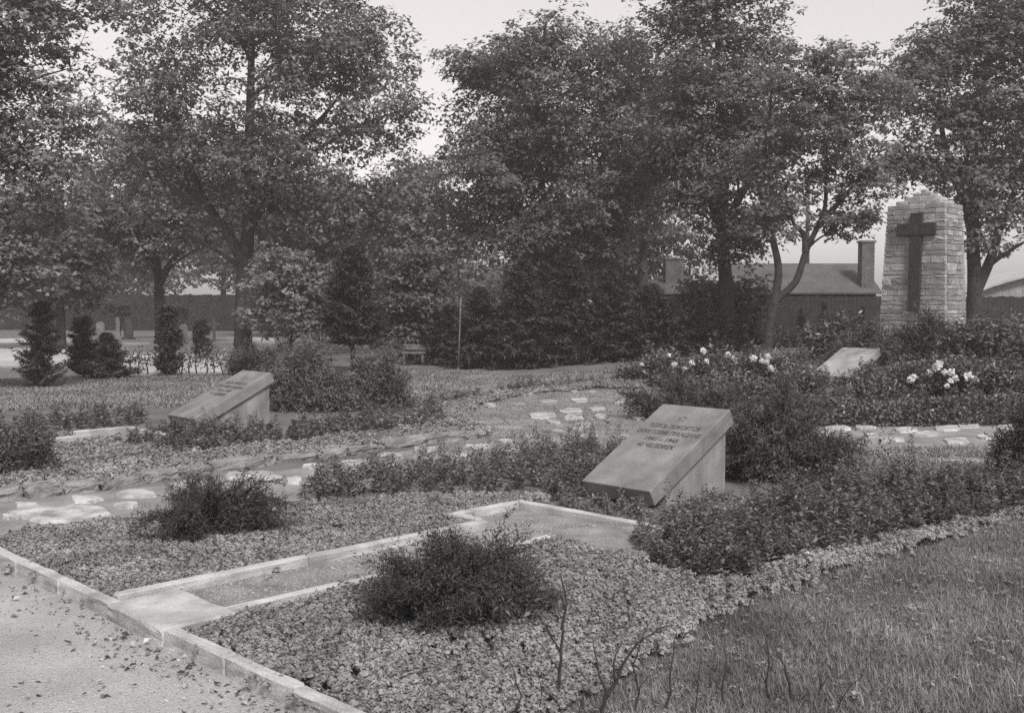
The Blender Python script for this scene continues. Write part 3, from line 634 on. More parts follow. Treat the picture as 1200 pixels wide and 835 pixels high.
tree('lime_tree', 'dim tree filling the background behind the big maple trunk', 400, 52, .25,
     [(400, 280, 70, 45), (340, 260, 60, 50), (430, 320, 50, 40), (370, 330, 60, 40)], 200, 75, .21, 'leaf_dark', seed=15, pad=.85, limbs=8)
tree('maple_tree', 'dim tree behind the poplar between the two tall maples', 720, 50, .25,
     [(700, 290, 70, 45), (770, 280, 55, 40), (740, 330, 70, 30), (800, 325, 35, 22), (640, 320, 60, 35)], 230, 75, .2, 'leaf_dark', seed=16, pad=.8, limbs=8)
tree('shrub_tree', 'low leafy elder in front of the low shed', 815, 31, .07,
     [(815, 350, 36, 26), (850, 355, 40, 30), (880, 345, 30, 28), (795, 380, 34, 24), (840, 385, 48, 24)], 190, 85, .095, 'leaf_dark', seed=17, pad=.32, limbs=8)

for i, (px, Y, lobes, lab) in enumerate([
    (30, 78, [(20, 270, 70, 55), (60, 320, 60, 35), (-40, 310, 60, 45)], 'far dim tree behind the fence at the left edge'),
    (135, 82, [(130, 275, 60, 55), (110, 325, 55, 28), (170, 320, 45, 30)], 'far dim tree behind the fence above the headstones'),
    (262, 86, [(265, 270, 60, 50), (235, 300, 40, 28), (300, 310, 50, 35)], 'far dim tree behind the fence beside the big dark trunk'),
    (372, 80, [(370, 290, 65, 60), (340, 340, 60, 35), (410, 345, 60, 35)], 'far dim tree between big maple and dark pine'),
    (465, 76, [(460, 300, 60, 50), (510, 330, 50, 40), (450, 365, 60, 28)], 'far dim tree behind the birch in the gap'),
    (570, 72, [(570, 330, 60, 40), (620, 350, 60, 40), (540, 370, 50, 30)], 'far dim tree behind the dark conifer row')]):
    tree('lime_tree', lab, px, Y, .3, lobes, 150, 90, .3, 'leaf_dark', seed=90 + i, pad=1.25, limbs=8, group='far trees behind the fence')
# young round-headed standards in the graveyard
for i, (px, top, lab) in enumerate([(139, 365, 'small round-headed standard tree left of the dark headstone'), (210, 370, 'small round-headed standard tree right of the slim conifer')]):
    tree('standard_tree', lab, px, 50, .045, [(px, top - 4, 11, 8)], 26, 40, .13, 'leaf_pale', seed=40 + i, pad=.28, limbs=4, group='standards in the graveyard')

# ------------------------------------------------------------------ conifers
def spruce(name, label, px, Y, top_py, half_px, m, seed, dens=1.0, base_py=None, droop=.35, cat='conifer', shape=1.0, sz=1.0, group=None, zmin=.05, rag=.25):
    r = np.random.default_rng(seed); s = Y / FPX; b = at(px, 352, Y); b[2] = float(H(b[0], b[1])); root = thing(name, label, cat, tuple(b), group)
    hgt = at(px, top_py, Y)[2] - b[2]; R = half_px * s; T = Tubes(6); lean = r.normal(size=2) * .02 * hgt
    T.add([(0, 0, -.1), (lean[0] * .5, lean[1] * .5, hgt * .5), (lean[0], lean[1], hgt)], [max(.02, .022 * hgt), .012 * hgt, .004]); obj('trunk', T.mesh('trunk'), 'bark', root)
    nb = int(260 * dens); hh = zmin + (hgt - zmin) * r.random(nb) ** 1.25; fr = 1 - hh / hgt
    prof = (fr ** shape) * np.where(fr > .85, .8 + 1.3 * (1 - fr), 1.0); Ls = R * prof * r.uniform(1 - rag * 1.6, 1 + rag * .6, nb) + .06 * sz; az = r.uniform(0, 2 * math.pi, nb)
    per = 26; t = np.tile(np.linspace(.12, 1, per), nb); k = np.repeat(np.arange(nb), per); L = Ls[k]; a = az[k]
    rise = (.25 - droop * fr[k])
    P0 = np.column_stack([np.cos(a) * L * t, np.sin(a) * L * t, hh[k] + L * (rise * t - .25 * t * t + .22 * t ** 3)]); P0[:, :2] += lean * (hh[k] / hgt)[:, None]
    P0[:, 2] = np.maximum(P0[:, 2], .03)
    V = []
    for q in range(3):
        sg = r.choice([-1, 1], len(t)); ang = a + sg * r.uniform(.3, 1.1, len(t)); l = (.05 + .16 * L * (1 - .6 * t)) * r.uniform(.6, 1.3, len(t)) * sz + .03 * sz
        d = np.column_stack([np.cos(ang), np.sin(ang), r.normal(size=len(t)) * .35]); pj = P0 + r.normal(size=P0.shape) * .02
        V.append(wedges(pj, r.normal(size=d.shape) * .5 + [0, 0, 1], d, l, l * .34))
    obj('foliage', npmesh('foliage', np.concatenate(V), 3), m, root); return root
SPR = [(565, 28.5, 338, 46, 'needle_dark', 'dark young spruce right of the thin stake'), (615, 28, 306, 54, 'needle_dark', 'spruce with a pointed leader in the dark row behind the lawn'),
       (668, 29, 292, 52, 'needle_dark', 'tallest soft pine in the dark row under the central maple'), (715, 28.5, 318, 54, 'needle_dark', 'dark spreading conifer right of the soft pine'),
       (765, 28, 334, 52, 'needle_dark', 'dark conifer near the left end of the peony bank'), (530, 30, 358, 40, 'needle_dark', 'low dark conifer behind the thin stake'),
       (820, 28, 352, 48, 'needle_dark', 'low dark conifer behind the white peonies'), (870, 27.5, 372, 34, 'needle_dark', 'low dark conifer left of the forked tree')]
for i, (px, Y, tp, hp, m, lab) in enumerate(SPR): spruce('conifer', lab, px, Y, tp, hp, m, 60 + i, dens=1.5, shape=.72, rag=.4, group='dark conifers behind the lawn')
spruce('pine_tree', 'dark pine with a bare lower trunk left of the lawn', 413, 26.5, 292, 46, 'needle_dark', 70, dens=1.3, shape=.5, zmin=.75, droop=.2)
spruce('thuja', 'leafy column-shaped young conifer at the far left of the lawn', 48, 22, 352, 25, 'needle_soft', 71, .62, rag=.55, shape=.5, droop=-.3, sz=.9)
spruce('thuja', 'dark narrow conifer behind the spreading young fir', 97, 25, 372, 16, 'needle', 72, .6, rag=.5, shape=.4, droop=-.4)
spruce('young_fir', 'spreading young fir with long low branches on the lawn', 126, 24.5, 392, 32, 'needle_soft', 73, .55, shape=.8, droop=.1, rag=.5)
spruce('thuja', 'slim dark column conifer left of the far slab', 197, 25.3, 360, 14, 'needle', 74, .75, rag=.5, shape=.35, droop=-.5)
spruce('thuja', 'small rounded conifer just right of the slim dark column', 236, 33, 376, 9, 'needle', 75, .6, shape=.3, droop=-.5)
for i, (px, tp) in enumerate([(938, 362), (965, 355), (1010, 358)]):
    spruce('young_fir', ['small pointed fir tip nearest the forked tree', 'middle of three small fir tips before the shed', 'small pointed fir tip nearest the pillar'][i], px, 27.5, tp, 14, 'needle', 80 + i, .35, shape=1.0, sz=.35, group='small firs before the shed')

# ------------------------------------------------------------------ junipers
def juniper(label, px, py, wpx, hpx, m, n, seed, arch=.5, needle=.03, spread=1.0, lean=(0, 0), Y=None, bare=False, name='juniper', fluffy=1.0, bl_n=2, prange=(.62, 1.18)):
    r = np.random.default_rng(seed); b = G(px, py); s = b[1] / FPX; R, Hh = wpx * s / 2, hpx * s; root = thing(name, label, 'bush', tuple(b))
    npl = max(9, n // 14); paz = np.arange(npl) * 2.39996 + r.normal(size=npl) * .3; pel = np.arcsin(np.clip((np.arange(npl) + .5) / npl, 0, 1)) * .98; pl = r.uniform(*prange, npl)
    PT = np.column_stack([np.cos(paz) * np.cos(pel) * R * spread, np.sin(paz) * np.cos(pel) * R * .85 * spread, np.sin(pel) * Hh + .06 * Hh]) * pl[:, None]
    pk_ = r.integers(0, npl, n); tip = PT[pk_] * r.uniform(.5, 1.02, (n, 1)) + r.normal(size=(n, 3)) * np.array([.09 * R, .09 * R, .07 * Hh]); tip[:, 2] = np.maximum(tip[:, 2], .03)
    tip[:, 0] += lean[0] * tip[:, 2]; tip[:, 1] += lean[1] * tip[:, 2]; b0 = tip * np.array([.1, .1, 0.0])
    mid = b0 + (tip - b0) * .5; mid[:, 2] += arch * np.hypot(tip[:, 0], tip[:, 1]) * .55; K = 12; T = Tubes(3); P0 = []; D0 = []
    ts_ = np.linspace(0, 1, K)
    for t in np.linspace(.25, 1.0, 22 if b[1] < 12 else 15):
        p = (1 - t) ** 2 * b0 + 2 * t * (1 - t) * mid + t * t * tip; d = 2 * (1 - t) * (mid - b0) + 2 * t * (tip - mid); P0.append(p); D0.append(unit(d))
    for i in range(0, n, 2 if n > 120 else 1):
        pts = [(1 - t) ** 2 * b0[i] + 2 * t * (1 - t) * mid[i] + t * t * tip[i] for t in (0, .33, .66, .95)]; T.add(pts, [.012, .008, .005, .002], False)
    if bare:
        for i in range(3): T.add([(0, 0, -.05), (.05 * i - .05, 0, .15), tip[i] * .6], [.02, .016, .008], False)
    obj('stems', T.mesh('stems'), 'twig', root)
    P0 = np.concatenate(P0); D0 = np.concatenate(D0); V = []
    for c in range(bl_n):                                            # branchlets
        bd = unit(D0 * .9 + r.normal(size=D0.shape) * .75); bl = needle * r.uniform(1.2, 4.0, (len(P0), 1)) * fluffy
        for u in np.linspace(.1, 1, 5):
            p = P0 + bd * bl * u; nd = unit(bd * .9 + r.normal(size=D0.shape) * .7); l = needle * r.uniform(.7, 1.3, len(P0)); p[:, 2] = np.maximum(p[:, 2], .01)
            V.append(wedges(p, r.normal(size=D0.shape), nd, l * 1.1, l * .3))
    obj('foliage', npmesh('foliage', np.concatenate(V), 3), m, root); return root
juniper('dark fluffy juniper in the near ground cover bed in the foreground', 535, 730, 235, 104, 'needle_dark', 520, 1, arch=.3, needle=.025, fluffy=1.35, bl_n=2, prange=(.82, 1.12))
juniper('arching juniper with drooping tips in the left ground cover bed', 243, 632, 195, 82, 'needle_dark', 260, 2, arch=1.0, needle=.026, lean=(.35, 0), bl_n=2)
juniper('large spreading dark juniper behind the near slab', 905, 558, 205, 98, 'needle', 460, 3, arch=.6, needle=.042, bl_n=2)
juniper('low spreading juniper trailing over the mossy paving above the near slab', 812, 492, 170, 42, 'needle', 260, 4, arch=.3, needle=.055)
juniper('large bushy juniper behind the far left slab', 362, 480, 130, 72, 'needle_soft', 380, 5, arch=.4, needle=.07)
juniper('vase-shaped juniper with upright sprays beside the lawn', 432, 478, 86, 72, 'needle_soft', 170, 6, arch=-.35, needle=.07, spread=1.1, lean=(.3, 0))
juniper('small leggy juniper leaning at the right edge', 1192, 560, 62, 84, 'needle_dark', 90, 7, arch=-.2, needle=.045, bare=True)
juniper('soft bush at the left edge by the far bed', 18, 556, 100, 74, 'needle_soft', 200, 8, arch=.2, needle=.05)
juniper('dark juniper at the foot of the pillar below the cross', 1082, 424, 80, 54, 'needle_dark', 260, 9, arch=.5, needle=.085)
juniper('sprawling dark juniper between third slab and pillar', 1022, 428, 100, 40, 'needle', 240, 10, arch=.4, needle=.08)
juniper('low juniper beside the big trunk behind the far left slab', 300, 440, 70, 32, 'needle', 160, 11, arch=.4, needle=.08)

# ------------------------------------------------------------------ broadleaf shrubs and peonies
def shrub(label, px, py, wpx, hpx, m, n, seed, leaf=.1, wl=.4, name='shrub', flowers=None, dep=.8, gap=0.0, zoff=0):
    r = np.random.default_rng(seed); b = G(px, py); s = b[1] / FPX; R, Hh = wpx * s / 2, hpx * s; root = thing(name, label, 'shrub', tuple(b))
    ns = max(10, n // 60); az = r.uniform(0, 2 * math.pi, ns); q = np.sqrt(r.random(ns)); tip = np.column_stack([np.cos(az) * R * q, np.sin(az) * R * q * dep, Hh * np.sqrt(1 - .85 * q * q) * r.uniform(.65, 1.08, ns)])
    T = Tubes(3)
    for t in tip: T.add([(t[0] * .2, t[1] * .2, -.03), (t[0] * .6, t[1] * .6, t[2] * .55), tuple(t)], [.01, .007, .003], False)
    obj('stems', T.mesh('stems'), 'twig', root)
    per = n // ns; k = np.repeat(np.arange(ns), per); u = r.random(len(k)) ** .6; base = np.column_stack([tip[:, 0] * .3, tip[:, 1] * .3, np.zeros(ns)])
    p = base[k] + (tip - base)[k] * u[:, None] + r.normal(size=(len(k), 3)) * leaf * .9; p[:, 2] = np.maximum(p[:, 2], .02)
    d = r.normal(size=p.shape) + [0, 0, .25] + unit(tip)[k] * .5; nn = r.normal(size=p.shape) * .6 + [0, 0, 1]; l = leaf * r.uniform(.6, 1.25, len(k))
    obj('foliage', npmesh('foliage', leaves(p, nn, d, l, l * wl, .15), 4), m, root)
    if flowers:
        for (fx, fy, fr_) in flowers:
            c = at(fx, fy, b[1] - R * .85) - b; rad = fr_ * s * 1.2; nf = 70; dd = unit(r.normal(size=(nf, 3)) + [0, 0, .3]); pp = c + dd * rad * .62
            obj('flower', npmesh('flower', leaves(pp, dd + r.normal(size=dd.shape) * .35, r.normal(size=dd.shape) + dd * .3, np.full(nf, rad * .6), rad * .62, -.15), 4), 'petal', root)
    return root
shrub('glossy rhododendron right of the pillar', 1160, 424, 120, 56, 'leaf_shrub', 5200, 1, .13, .34, 'rhododendron')
shrub('rhododendron left of the pillar before the shed', 985, 418, 100, 48, 'leaf_shrub', 4200, 2, .13, .34, 'rhododendron')
shrub('rhododendron at the foot of the forked tree', 928, 416, 60, 32, 'leaf_shrub', 2000, 3, .12, .34, 'rhododendron')
shrub('bushy rhododendron at the right edge below the barn', 1225, 440, 90, 64, 'leaf_shrub', 3400, 4, .13, .34, 'rhododendron')
PE = [(775, 446, 56, 34, [(790, 428, 4), (803, 431, 4), (784, 416, 2.4), (752, 427, 2.2)], 'peony bush with few white blooms at the left end of the bank'),
      (835, 446, 84, 38, [(824, 411, 3.2), (811, 425, 3.2), (828, 423, 3), (853, 415, 3), (859, 420, 3), (865, 426, 3.4)], 'wide peony bush with six white blooms behind the near slab'),
      (890, 450, 70, 44, [(883, 420, 4.2), (893, 423, 3), (899, 424, 3), (900, 418, 3.4), (903, 431, 3.4), (908, 434, 3)], 'peony bush with a cluster of white blooms left of the third slab'),
      (1068, 462, 70, 38, [(1067, 445, 4), (1071, 441, 3), (1089, 437, 3.6)], 'peony bush with three white blooms right of the third slab'),
      (1118, 462, 76, 46, [(1100, 427, 4.5), (1098, 431, 4), (1107, 436, 3.4), (1115, 436, 4), (1114, 446, 3.4), (1120, 443, 3.6), (1135, 441, 5), (1142, 445, 4.6), (1110, 452, 3)], 'peony bush crowded with large white blooms on the right'),
      (1175, 466, 84, 46, None, 'flowerless peony bush at the right edge'), (935, 462, 70, 30, None, 'flowerless peony bush left of the third slab'), (1010, 466, 90, 26, None, 'low flowerless peony bush in front of the third slab'),
      (740, 446, 50, 18, None, 'low leafy perennial at the left tip of the bank'), (855, 470, 90, 34, None, 'low leafy perennial before the white peonies'), (1000, 428, 50, 20, None, 'small leafy perennial behind the third slab')]
for i, (px, py, w_, h_, fl, lab) in enumerate(PE): shrub(lab, px, py, w_, h_, 'leaf_bedding', int(w_ * h_ * 1.05) + 500, 20 + i, .085, .42, 'peony_bush', fl)
shrub('leafy arching spray at the left tip of the peony bank', 764, 438, 30, 40, 'leaf_shrub', 260, 50, .1, .4, 'rose_bush')

# clipped low hedge in front of the mound
def hedge():
    a, b = G(905, 497), G(1400, 496); root = thing('low_hedge', 'low clipped box hedge along the mossy paving on the right', 'hedge', tuple(a)); r = np.random.default_rng(4); n = 21000; L = np.linalg.norm(b - a); d = (b - a) / L; pn = np.array([-d[1], d[0], 0])
    u = r.random(n) * L; th = r.uniform(0, math.pi, n); wv = .26 * (1 + .2 * np.sin(u * 1.3)); hv = .34 * (1 + .15 * np.sin(u * 2.1 + 1)); q = np.where(r.random(n) < .75, 1.0, r.random(n))
    p = d * u[:, None] + pn * (np.cos(th) * wv * q)[:, None] + np.column_stack([0 * u, 0 * u, np.sin(th) * hv * q]) + r.normal(size=(n, 3)) * .03
    p[:, 2] = np.maximum(p[:, 2], 0.01)
    l = .055 * r.uniform(.6, 1.3, n); obj('foliage', npmesh('foliage', leaves(p, r.normal(size=p.shape) * .7 + [0, 0, .8], r.normal(size=p.shape) + [0, 0, .3], l, l * .6, .12), 4), 'leaf_shrub', root)
    T = Tubes(3)
    for i in range(90):
        q_ = d * r.random() * L; T.add([q_ + [0, 0, -.03], q_ + np.array([r.normal() * .05, r.normal() * .05, .15]), q_ + np.array([r.normal() * .1, r.normal() * .1, .28])], [.01, .007, .003], False)
    obj('stems', T.mesh('stems'), 'twig', root)['kind'] = 'stuff'
hedge()

# ------------------------------------------------------------------ bedding plants, ground cover, grass (masses)
def bedding(name, label, pxpoly, dens, hgt, m, seed, leaf=.05, nl=44, spike=.3):
    global rng
    rng = np.random.default_rng(seed); poly = wpoly(pxpoly); n = max(8, int(parea(poly) * dens)); b = scatter(poly, n); n = len(b); hh = hgt * rng.uniform(.4, 1.2, n)
    hh = hh * (.72 + .5 * (np.sin(b[:, 0] * 2.9 + 1.7 * np.sin(b[:, 1] * 2.1)) * np.sin(b[:, 1] * 3.3 + b[:, 0]) * .5 + .5)); hh = np.where(rng.random(n) < spike, hh * 1.5, hh); K = np.repeat(np.arange(n), nl); t = np.tile(np.linspace(.08, 1, nl), n); ln = rng.normal(size=(n, 2)) * .14
    pos = b[K] + np.column_stack([ln[K, 0] * t * hh[K], ln[K, 1] * t * hh[K], t * hh[K]]); a = np.tile(np.arange(nl) * 2.4, n) + rng.random(n)[K] * 6.28
    d = np.column_stack([np.cos(a), np.sin(a), .35 + .6 * t ** 2 + rng.normal(size=len(t)) * .25]); pos = pos + d * [.5, .5, 0] * leaf * (rng.random(len(t)) * 1.6 * (1.15 - t))[:, None]
    l = leaf * (1.25 - .65 * t) * rng.uniform(.7, 1.3, len(t)); nn = np.column_stack([-np.cos(a) * .4, -np.sin(a) * .4, np.ones(len(t))]) + rng.normal(size=(len(t), 3)) * .4
    return stuff(obj(name, npmesh(name, leaves(pos, nn, d, l, l * .48, .15), 4), m), label, 'plants')
bedding('bedding_plants', 'row of upright leafy bedding plants between flagstones and near bed', [(352, 584), (380, 556), (480, 552), (600, 536), (700, 524), (742, 536), (700, 572), (640, 585), (560, 580), (470, 590), (400, 592)], 48, .25, 'leaf_bedding_dark', 1, .05)
bedding('bedding_plants', 'leafy bedding plants in front of the far left slab', [(130, 524), (190, 506), (330, 503), (420, 488), (520, 486), (524, 500), (420, 514), (330, 524), (210, 534)], 34, .19, 'leaf_bedding', 2, .06)
bedding('bedding_plants', 'band of leafy plants beside the lawn left of the far slab', [(-30, 512), (40, 492), (172, 484), (180, 497), (140, 502), (70, 512), (-30, 530)], 18, .22, 'leaf_bedding', 3, .065)
bedding('rose_plants', 'dense dark rose bed right of the near slab', [(730, 645), (790, 628), (885, 604), (1010, 572), (1380, 566), (1340, 590), (1180, 606), (1090, 625), (960, 655), (850, 690), (760, 668)], 85, .225, 'leaf_bedding_dark', 4, .052, 54, .35)
bedding('rose_plants', 'spiky upright plants along the back of the rose bed', [(960, 566), (1180, 566), (1240, 572), (1240, 586), (960, 590)], 16, .42, 'leaf_bedding_dark', 5, .05, 60, .5)
bedding('bedding_plants', 'low leafy plants at the foot of the near slab', [(640, 588), (680, 580), (770, 604), (840, 585), (870, 590), (890, 606), (800, 634), (745, 626), (650, 598)], 75, .14, 'leaf_bedding', 6, .048, 24, .1)
bedding('perennials', 'mass of leafy perennials covering the mound below the pillar', [(742, 450), (780, 434), (900, 424), (1040, 420), (1370, 424), (1390, 482), (1000, 484), (900, 476), (800, 466)], 9, .3, 'leaf_bedding', 7, .09, 46, .2)
bedding('edging_plants', 'dark dotted row of small plants edging the curved border', [(430, 492), (520, 470), (600, 456), (660, 449), (760, 442), (760, 445.5), (660, 453), (600, 461), (520, 476), (440, 500)], 14, .2, 'leaf_bedding_dark', 8, .07, 30, .2)

def carpet(name, label, pxpoly, dens, size, m, seed, per=12, poly=None, ls=1.0):
    global rng
    rng = np.random.default_rng(seed); poly = wpoly(pxpoly) if poly is None else np.asarray(poly); n = int(parea(poly) * dens); b = scatter(poly, n); n = len(b); s = size * rng.uniform(.6, 1.35, n)
    b[:, :2] += rng.normal(size=(n, 2)) * np.where(rng.random((n, 1)) < .2, .09, .03); b[:, 2] = H(b[:, 0], b[:, 1])
    b[:, 2] += .01 + .045 * (np.sin(b[:, 0] * 5.1 + 1.3 * np.sin(b[:, 1] * 3)) * np.sin(b[:, 1] * 4.3) * .5 + .5) + rng.random(n) * .035
    K = np.repeat(np.arange(n), per); j = np.tile(np.arange(per), n); cz = 1 - .85 * (j + .5) / per; a = j * 2.39996 + rng.random(n)[K] * 6.28; sr = np.sqrt(1 - cz * cz)
    dome = np.column_stack([np.cos(a) * sr, np.sin(a) * sr, cz]) + rng.normal(size=(len(j), 3)) * .12; tl = rng.normal(size=(n, 2)) * .3; dome[:, :2] += tl[K]
    pos = b[K] + dome * (s[K] * rng.uniform(.36, .54, len(j)))[:, None]; tan = np.column_stack([np.cos(a), np.sin(a), -.4 + .9 * cz]) + rng.normal(size=(len(j), 3)) * .5; l = s[K] * rng.uniform(.24, .42, len(j)) * ls; 
    V = wedges(pos - tan * (l * .3)[:, None], dome + rng.normal(size=(len(j), 3)) * .18, tan, l * 1.15, l * 1.05, True)
    nv = 6; th = np.arange(nv) * math.pi / 3; ring = lambda q, z, t0: np.column_stack([np.cos(th + t0) * q, np.sin(th + t0) * q, np.full(nv, z)])
    unitd = np.concatenate([ring(1.0, -.25, 0), ring(.82, .5, .52), [[0, 0, .92]]]); tri = []
    for i in range(nv): q = (i + 1) % nv; tri += [(i, q, nv + i), (q, nv + q, nv + i), (nv + i, nv + q, 2 * nv)]
    PV = b[:, None] + unitd[None] * (s * .36)[:, None, None] * (1 + rng.normal(size=(n, 2 * nv + 1, 1)) * .14); PV[:, :, :2] += (tl * .15)[:, None] * (s * .46)[:, None, None] * np.maximum(unitd[None, :, 2:3], 0)
    PF = (np.arange(n)[:, None, None] * (2 * nv + 1) + np.array(tri)[None]).reshape(-1, 3); n0 = n * (2 * nv + 1); V = np.concatenate([PV.reshape(-1, 3), V]); F = np.concatenate([PF, np.arange(n0, len(V)).reshape(-1, 3)])
    return stuff(obj(name, trimesh(name, V, F), m), label, 'plants')
A_ = lambda s, t: st(s, t)[:2]
e1 = wpoly([(5, 634), (120, 616), (330, 598), (440, 590), (560, 584), (640, 590)])
bed1 = [A_(KA + .03, -8.1), A_(KA + .03, -5.92), A_(5.5, -5.92), A_(5.5, -6.26), A_(6.3, -6.26)] + [tuple(q) for q in e1[::-1]] + [A_(KA + .3, -8.1)]
carpet('ground_cover', 'pale low ground cover filling the left bed inside the kerb', None, 1020, .053, 'sedum', 1, per=20, poly=bed1, ls=.85)
e2 = wpoly([(790, 650), (740, 665), (850, 695), (960, 658), (1090, 628), (1185, 602), (1330, 585), (1335, 590), (1192, 608), (1110, 634), (1000, 665), (900, 700), (830, 730), (740, 790), (640, 850), (600, 900)])
bed2 = [A_(KA + .03, -2.2), A_(KA + .03, -5.06), A_(KA + .3, -5.18), A_(5.6, -5.2), A_(5.6, -4.4), A_(6.2, -4.4)] + [tuple(q) for q in e2]
carpet('ground_cover', 'pale low ground cover filling the near bed around the dark juniper', None, 1020, .055, 'sedum', 2, per=22, poly=bed2, ls=.8)
carpet('ground_cover', 'pale ground cover in the raised bed on the far left', [(-60, 590), (-30, 530), (70, 512), (140, 516), (210, 534), (330, 524), (430, 512), (525, 498), (566, 509), (372, 533.5), (210, 556), (100, 575), (30, 583)], 420, .075, 'sedum_far', 3)
carpet('ground_cover', 'pale curved ground cover border around the mossy paving', [(430, 500), (520, 476), (600, 460), (720, 447), (760, 446), (752, 456), (700, 455), (620, 462), (560, 476), (545, 492), (575, 510), (540, 516), (500, 500)], 260, .08, 'sedum_far', 4)
carpet('ground_cover', 'pale patch of ground cover between the rose plants beside the slab', [(815, 605), (860, 588), (905, 590), (880, 610), (830, 622)], 500, .055, 'sedum', 5)

def grass(name, label, poly, n, hgt, m, seed, wid=.006, one=True, rag=.05):
    global rng
    rng = np.random.default_rng(seed); b = scatter(poly, n); n = len(b); b[:, :2] += rng.normal(size=(n, 2)) * rag; b[:, 2] = H(b[:, 0], b[:, 1]); h_ = np.where(rng.random(n) < .12, 1.8, 1.0) * hgt * rng.uniform(.4, 1.3, n) * (.7 + .6 * (np.sin(b[:, 0] * 2.3) * np.sin(b[:, 1] * 1.9 + b[:, 0]) * .5 + .5)); a = rng.uniform(0, 6.28, n); bend = rng.uniform(.2, 1.5, n) * h_
    d = np.column_stack([np.cos(a), np.sin(a), np.zeros(n)]); sd_ = np.column_stack([-np.sin(a), np.cos(a), np.zeros(n)]) * (wid * rng.uniform(.6, 1.4, n))[:, None]
    m1 = b + d * (bend * .3)[:, None]; m1[:, 2] += h_ * .6; tp = b + d * bend[:, None]; tp[:, 2] += h_
    if one: V = np.stack([b - sd_, b + sd_, tp], 1); kk = 3
    else: V = np.stack([b, m1 + sd_, tp, m1 - sd_], 1); kk = 4
    return stuff(obj(name, npmesh(name, V.reshape(-1, 3), kk), m), label, 'grass')
vis = wpoly([(830, 716), (1000, 664), (1110, 636), (1200, 594), (1430, 578), (1480, 860), (560, 860), (640, 836), (740, 775)])
grass('grass', 'long mown grass covering the lawn in the right foreground', vis, 185000, .036, 'grass', 1, .0032, True, .09)
grass('grass', 'even mown grass of the lawn before the dark conifers', lawn_f, 90000, .035, 'grass_far', 2, .016)
grass('grass', 'thin grass growing between the mossy paving stones', wpoly([(470, 535), (760, 525), (940, 520), (900, 485), (840, 470), (740, 455), (620, 460), (540, 482), (570, 512)]), 26000, .03, 'grass_far', 3, .006)
grass('grass', 'thin grass on the ground right of the paving behind the rose bed', wpoly([(930, 534), (1050, 527), (1240, 524), (1240, 570), (960, 566)]), 18000, .05, 'grass_far', 4, .009)

def weeds():
    global rng
    rng = np.random.default_rng(12); b = scatter(vis, 1000); n = len(b); per = 6; K = np.repeat(np.arange(n), per); a = np.tile(np.arange(per) * 1.05, n) + rng.random(n)[K] * 6; d = np.column_stack([np.cos(a), np.sin(a), .25 + .3 * rng.random(len(K))])
    p = b[K] + [0, 0, .015] + rng.random(n)[K][:, None] * np.array([0, 0, .03]) + d * .004; l = (.012 + .022 * rng.random(n) ** 2)[K]; stuff(obj('clover', npmesh('clover', leaves(p, rng.normal(size=p.shape) * .3 + [0, 0, 1], d, l, l * .6, .1), 4), 'sedum'), 'small pale clover and weeds dotted through the foreground lawn', 'weeds')
weeds()
def pebbles():
    r = np.random.default_rng(8); n = 7500; s_ = KA - .06 - r.random(n) * 2.6; t = r.uniform(-8.6, -3.2, n); g_ = np.arange(n) >= 4500; s_ = np.where(g_, r.uniform(KA + .4, 6.25, n), s_); t = np.where(g_, r.uniform(-5.82, -5.26, n), t); p = np.column_stack([(s_ + t) * R2, (s_ - t) * R2, np.where(g_, .056, .006)]); z = r.uniform(.002, .0075, n) * np.where(r.random(n) < .06, 1.8, 1)
    o6 = np.array([(1, 0, 0), (0, 1, 0), (-1, 0, 0), (0, -1, 0), (0, 0, .7), (0, 0, -.7)]); tri = [(0, 1, 4), (1, 2, 4), (2, 3, 4), (3, 0, 4), (1, 0, 5), (2, 1, 5), (3, 2, 5), (0, 3, 5)]
    V6 = p[:, None] + o6[None] * z[:, None, None] * r.uniform(.6, 1.4, (n, 6, 1)); stuff(obj('pebbles', npmesh('pebbles', V6[:, np.array(tri).ravel()].reshape(-1, 3), 3), 'gravel'), 'loose small pebbles strewn over the gravel path and strip', 'pebbles')
pebbles()
# fallen leaves on the gravel path
def litter():
    r = np.random.default_rng(2); n = 1100; s = np.where(r.random(n) < .62, KA - .06 - np.abs(r.normal(size=n)) * .16, KA - .1 - r.random(n) * 3.2); t = r.uniform(-8.4, -2.5, n); t = np.where(r.random(n) < .35, -4.95 + r.normal(size=n) * .55, t)
    p = np.column_stack([(s + t) * R2, (s - t) * R2, .008 + r.random(n) * .012]); l = .009 + .042 * r.random(n) ** 2.2
    return stuff(obj('fallen_leaves', npmesh('fallen_leaves', leaves(p, r.normal(size=p.shape) * .35 + [0, 0, 1], r.normal(size=p.shape), l, l * .62, .3), 4), 'dry_leaf'), 'dry fallen leaves scattered on the gravel path along the kerb', 'leaves')
litter()

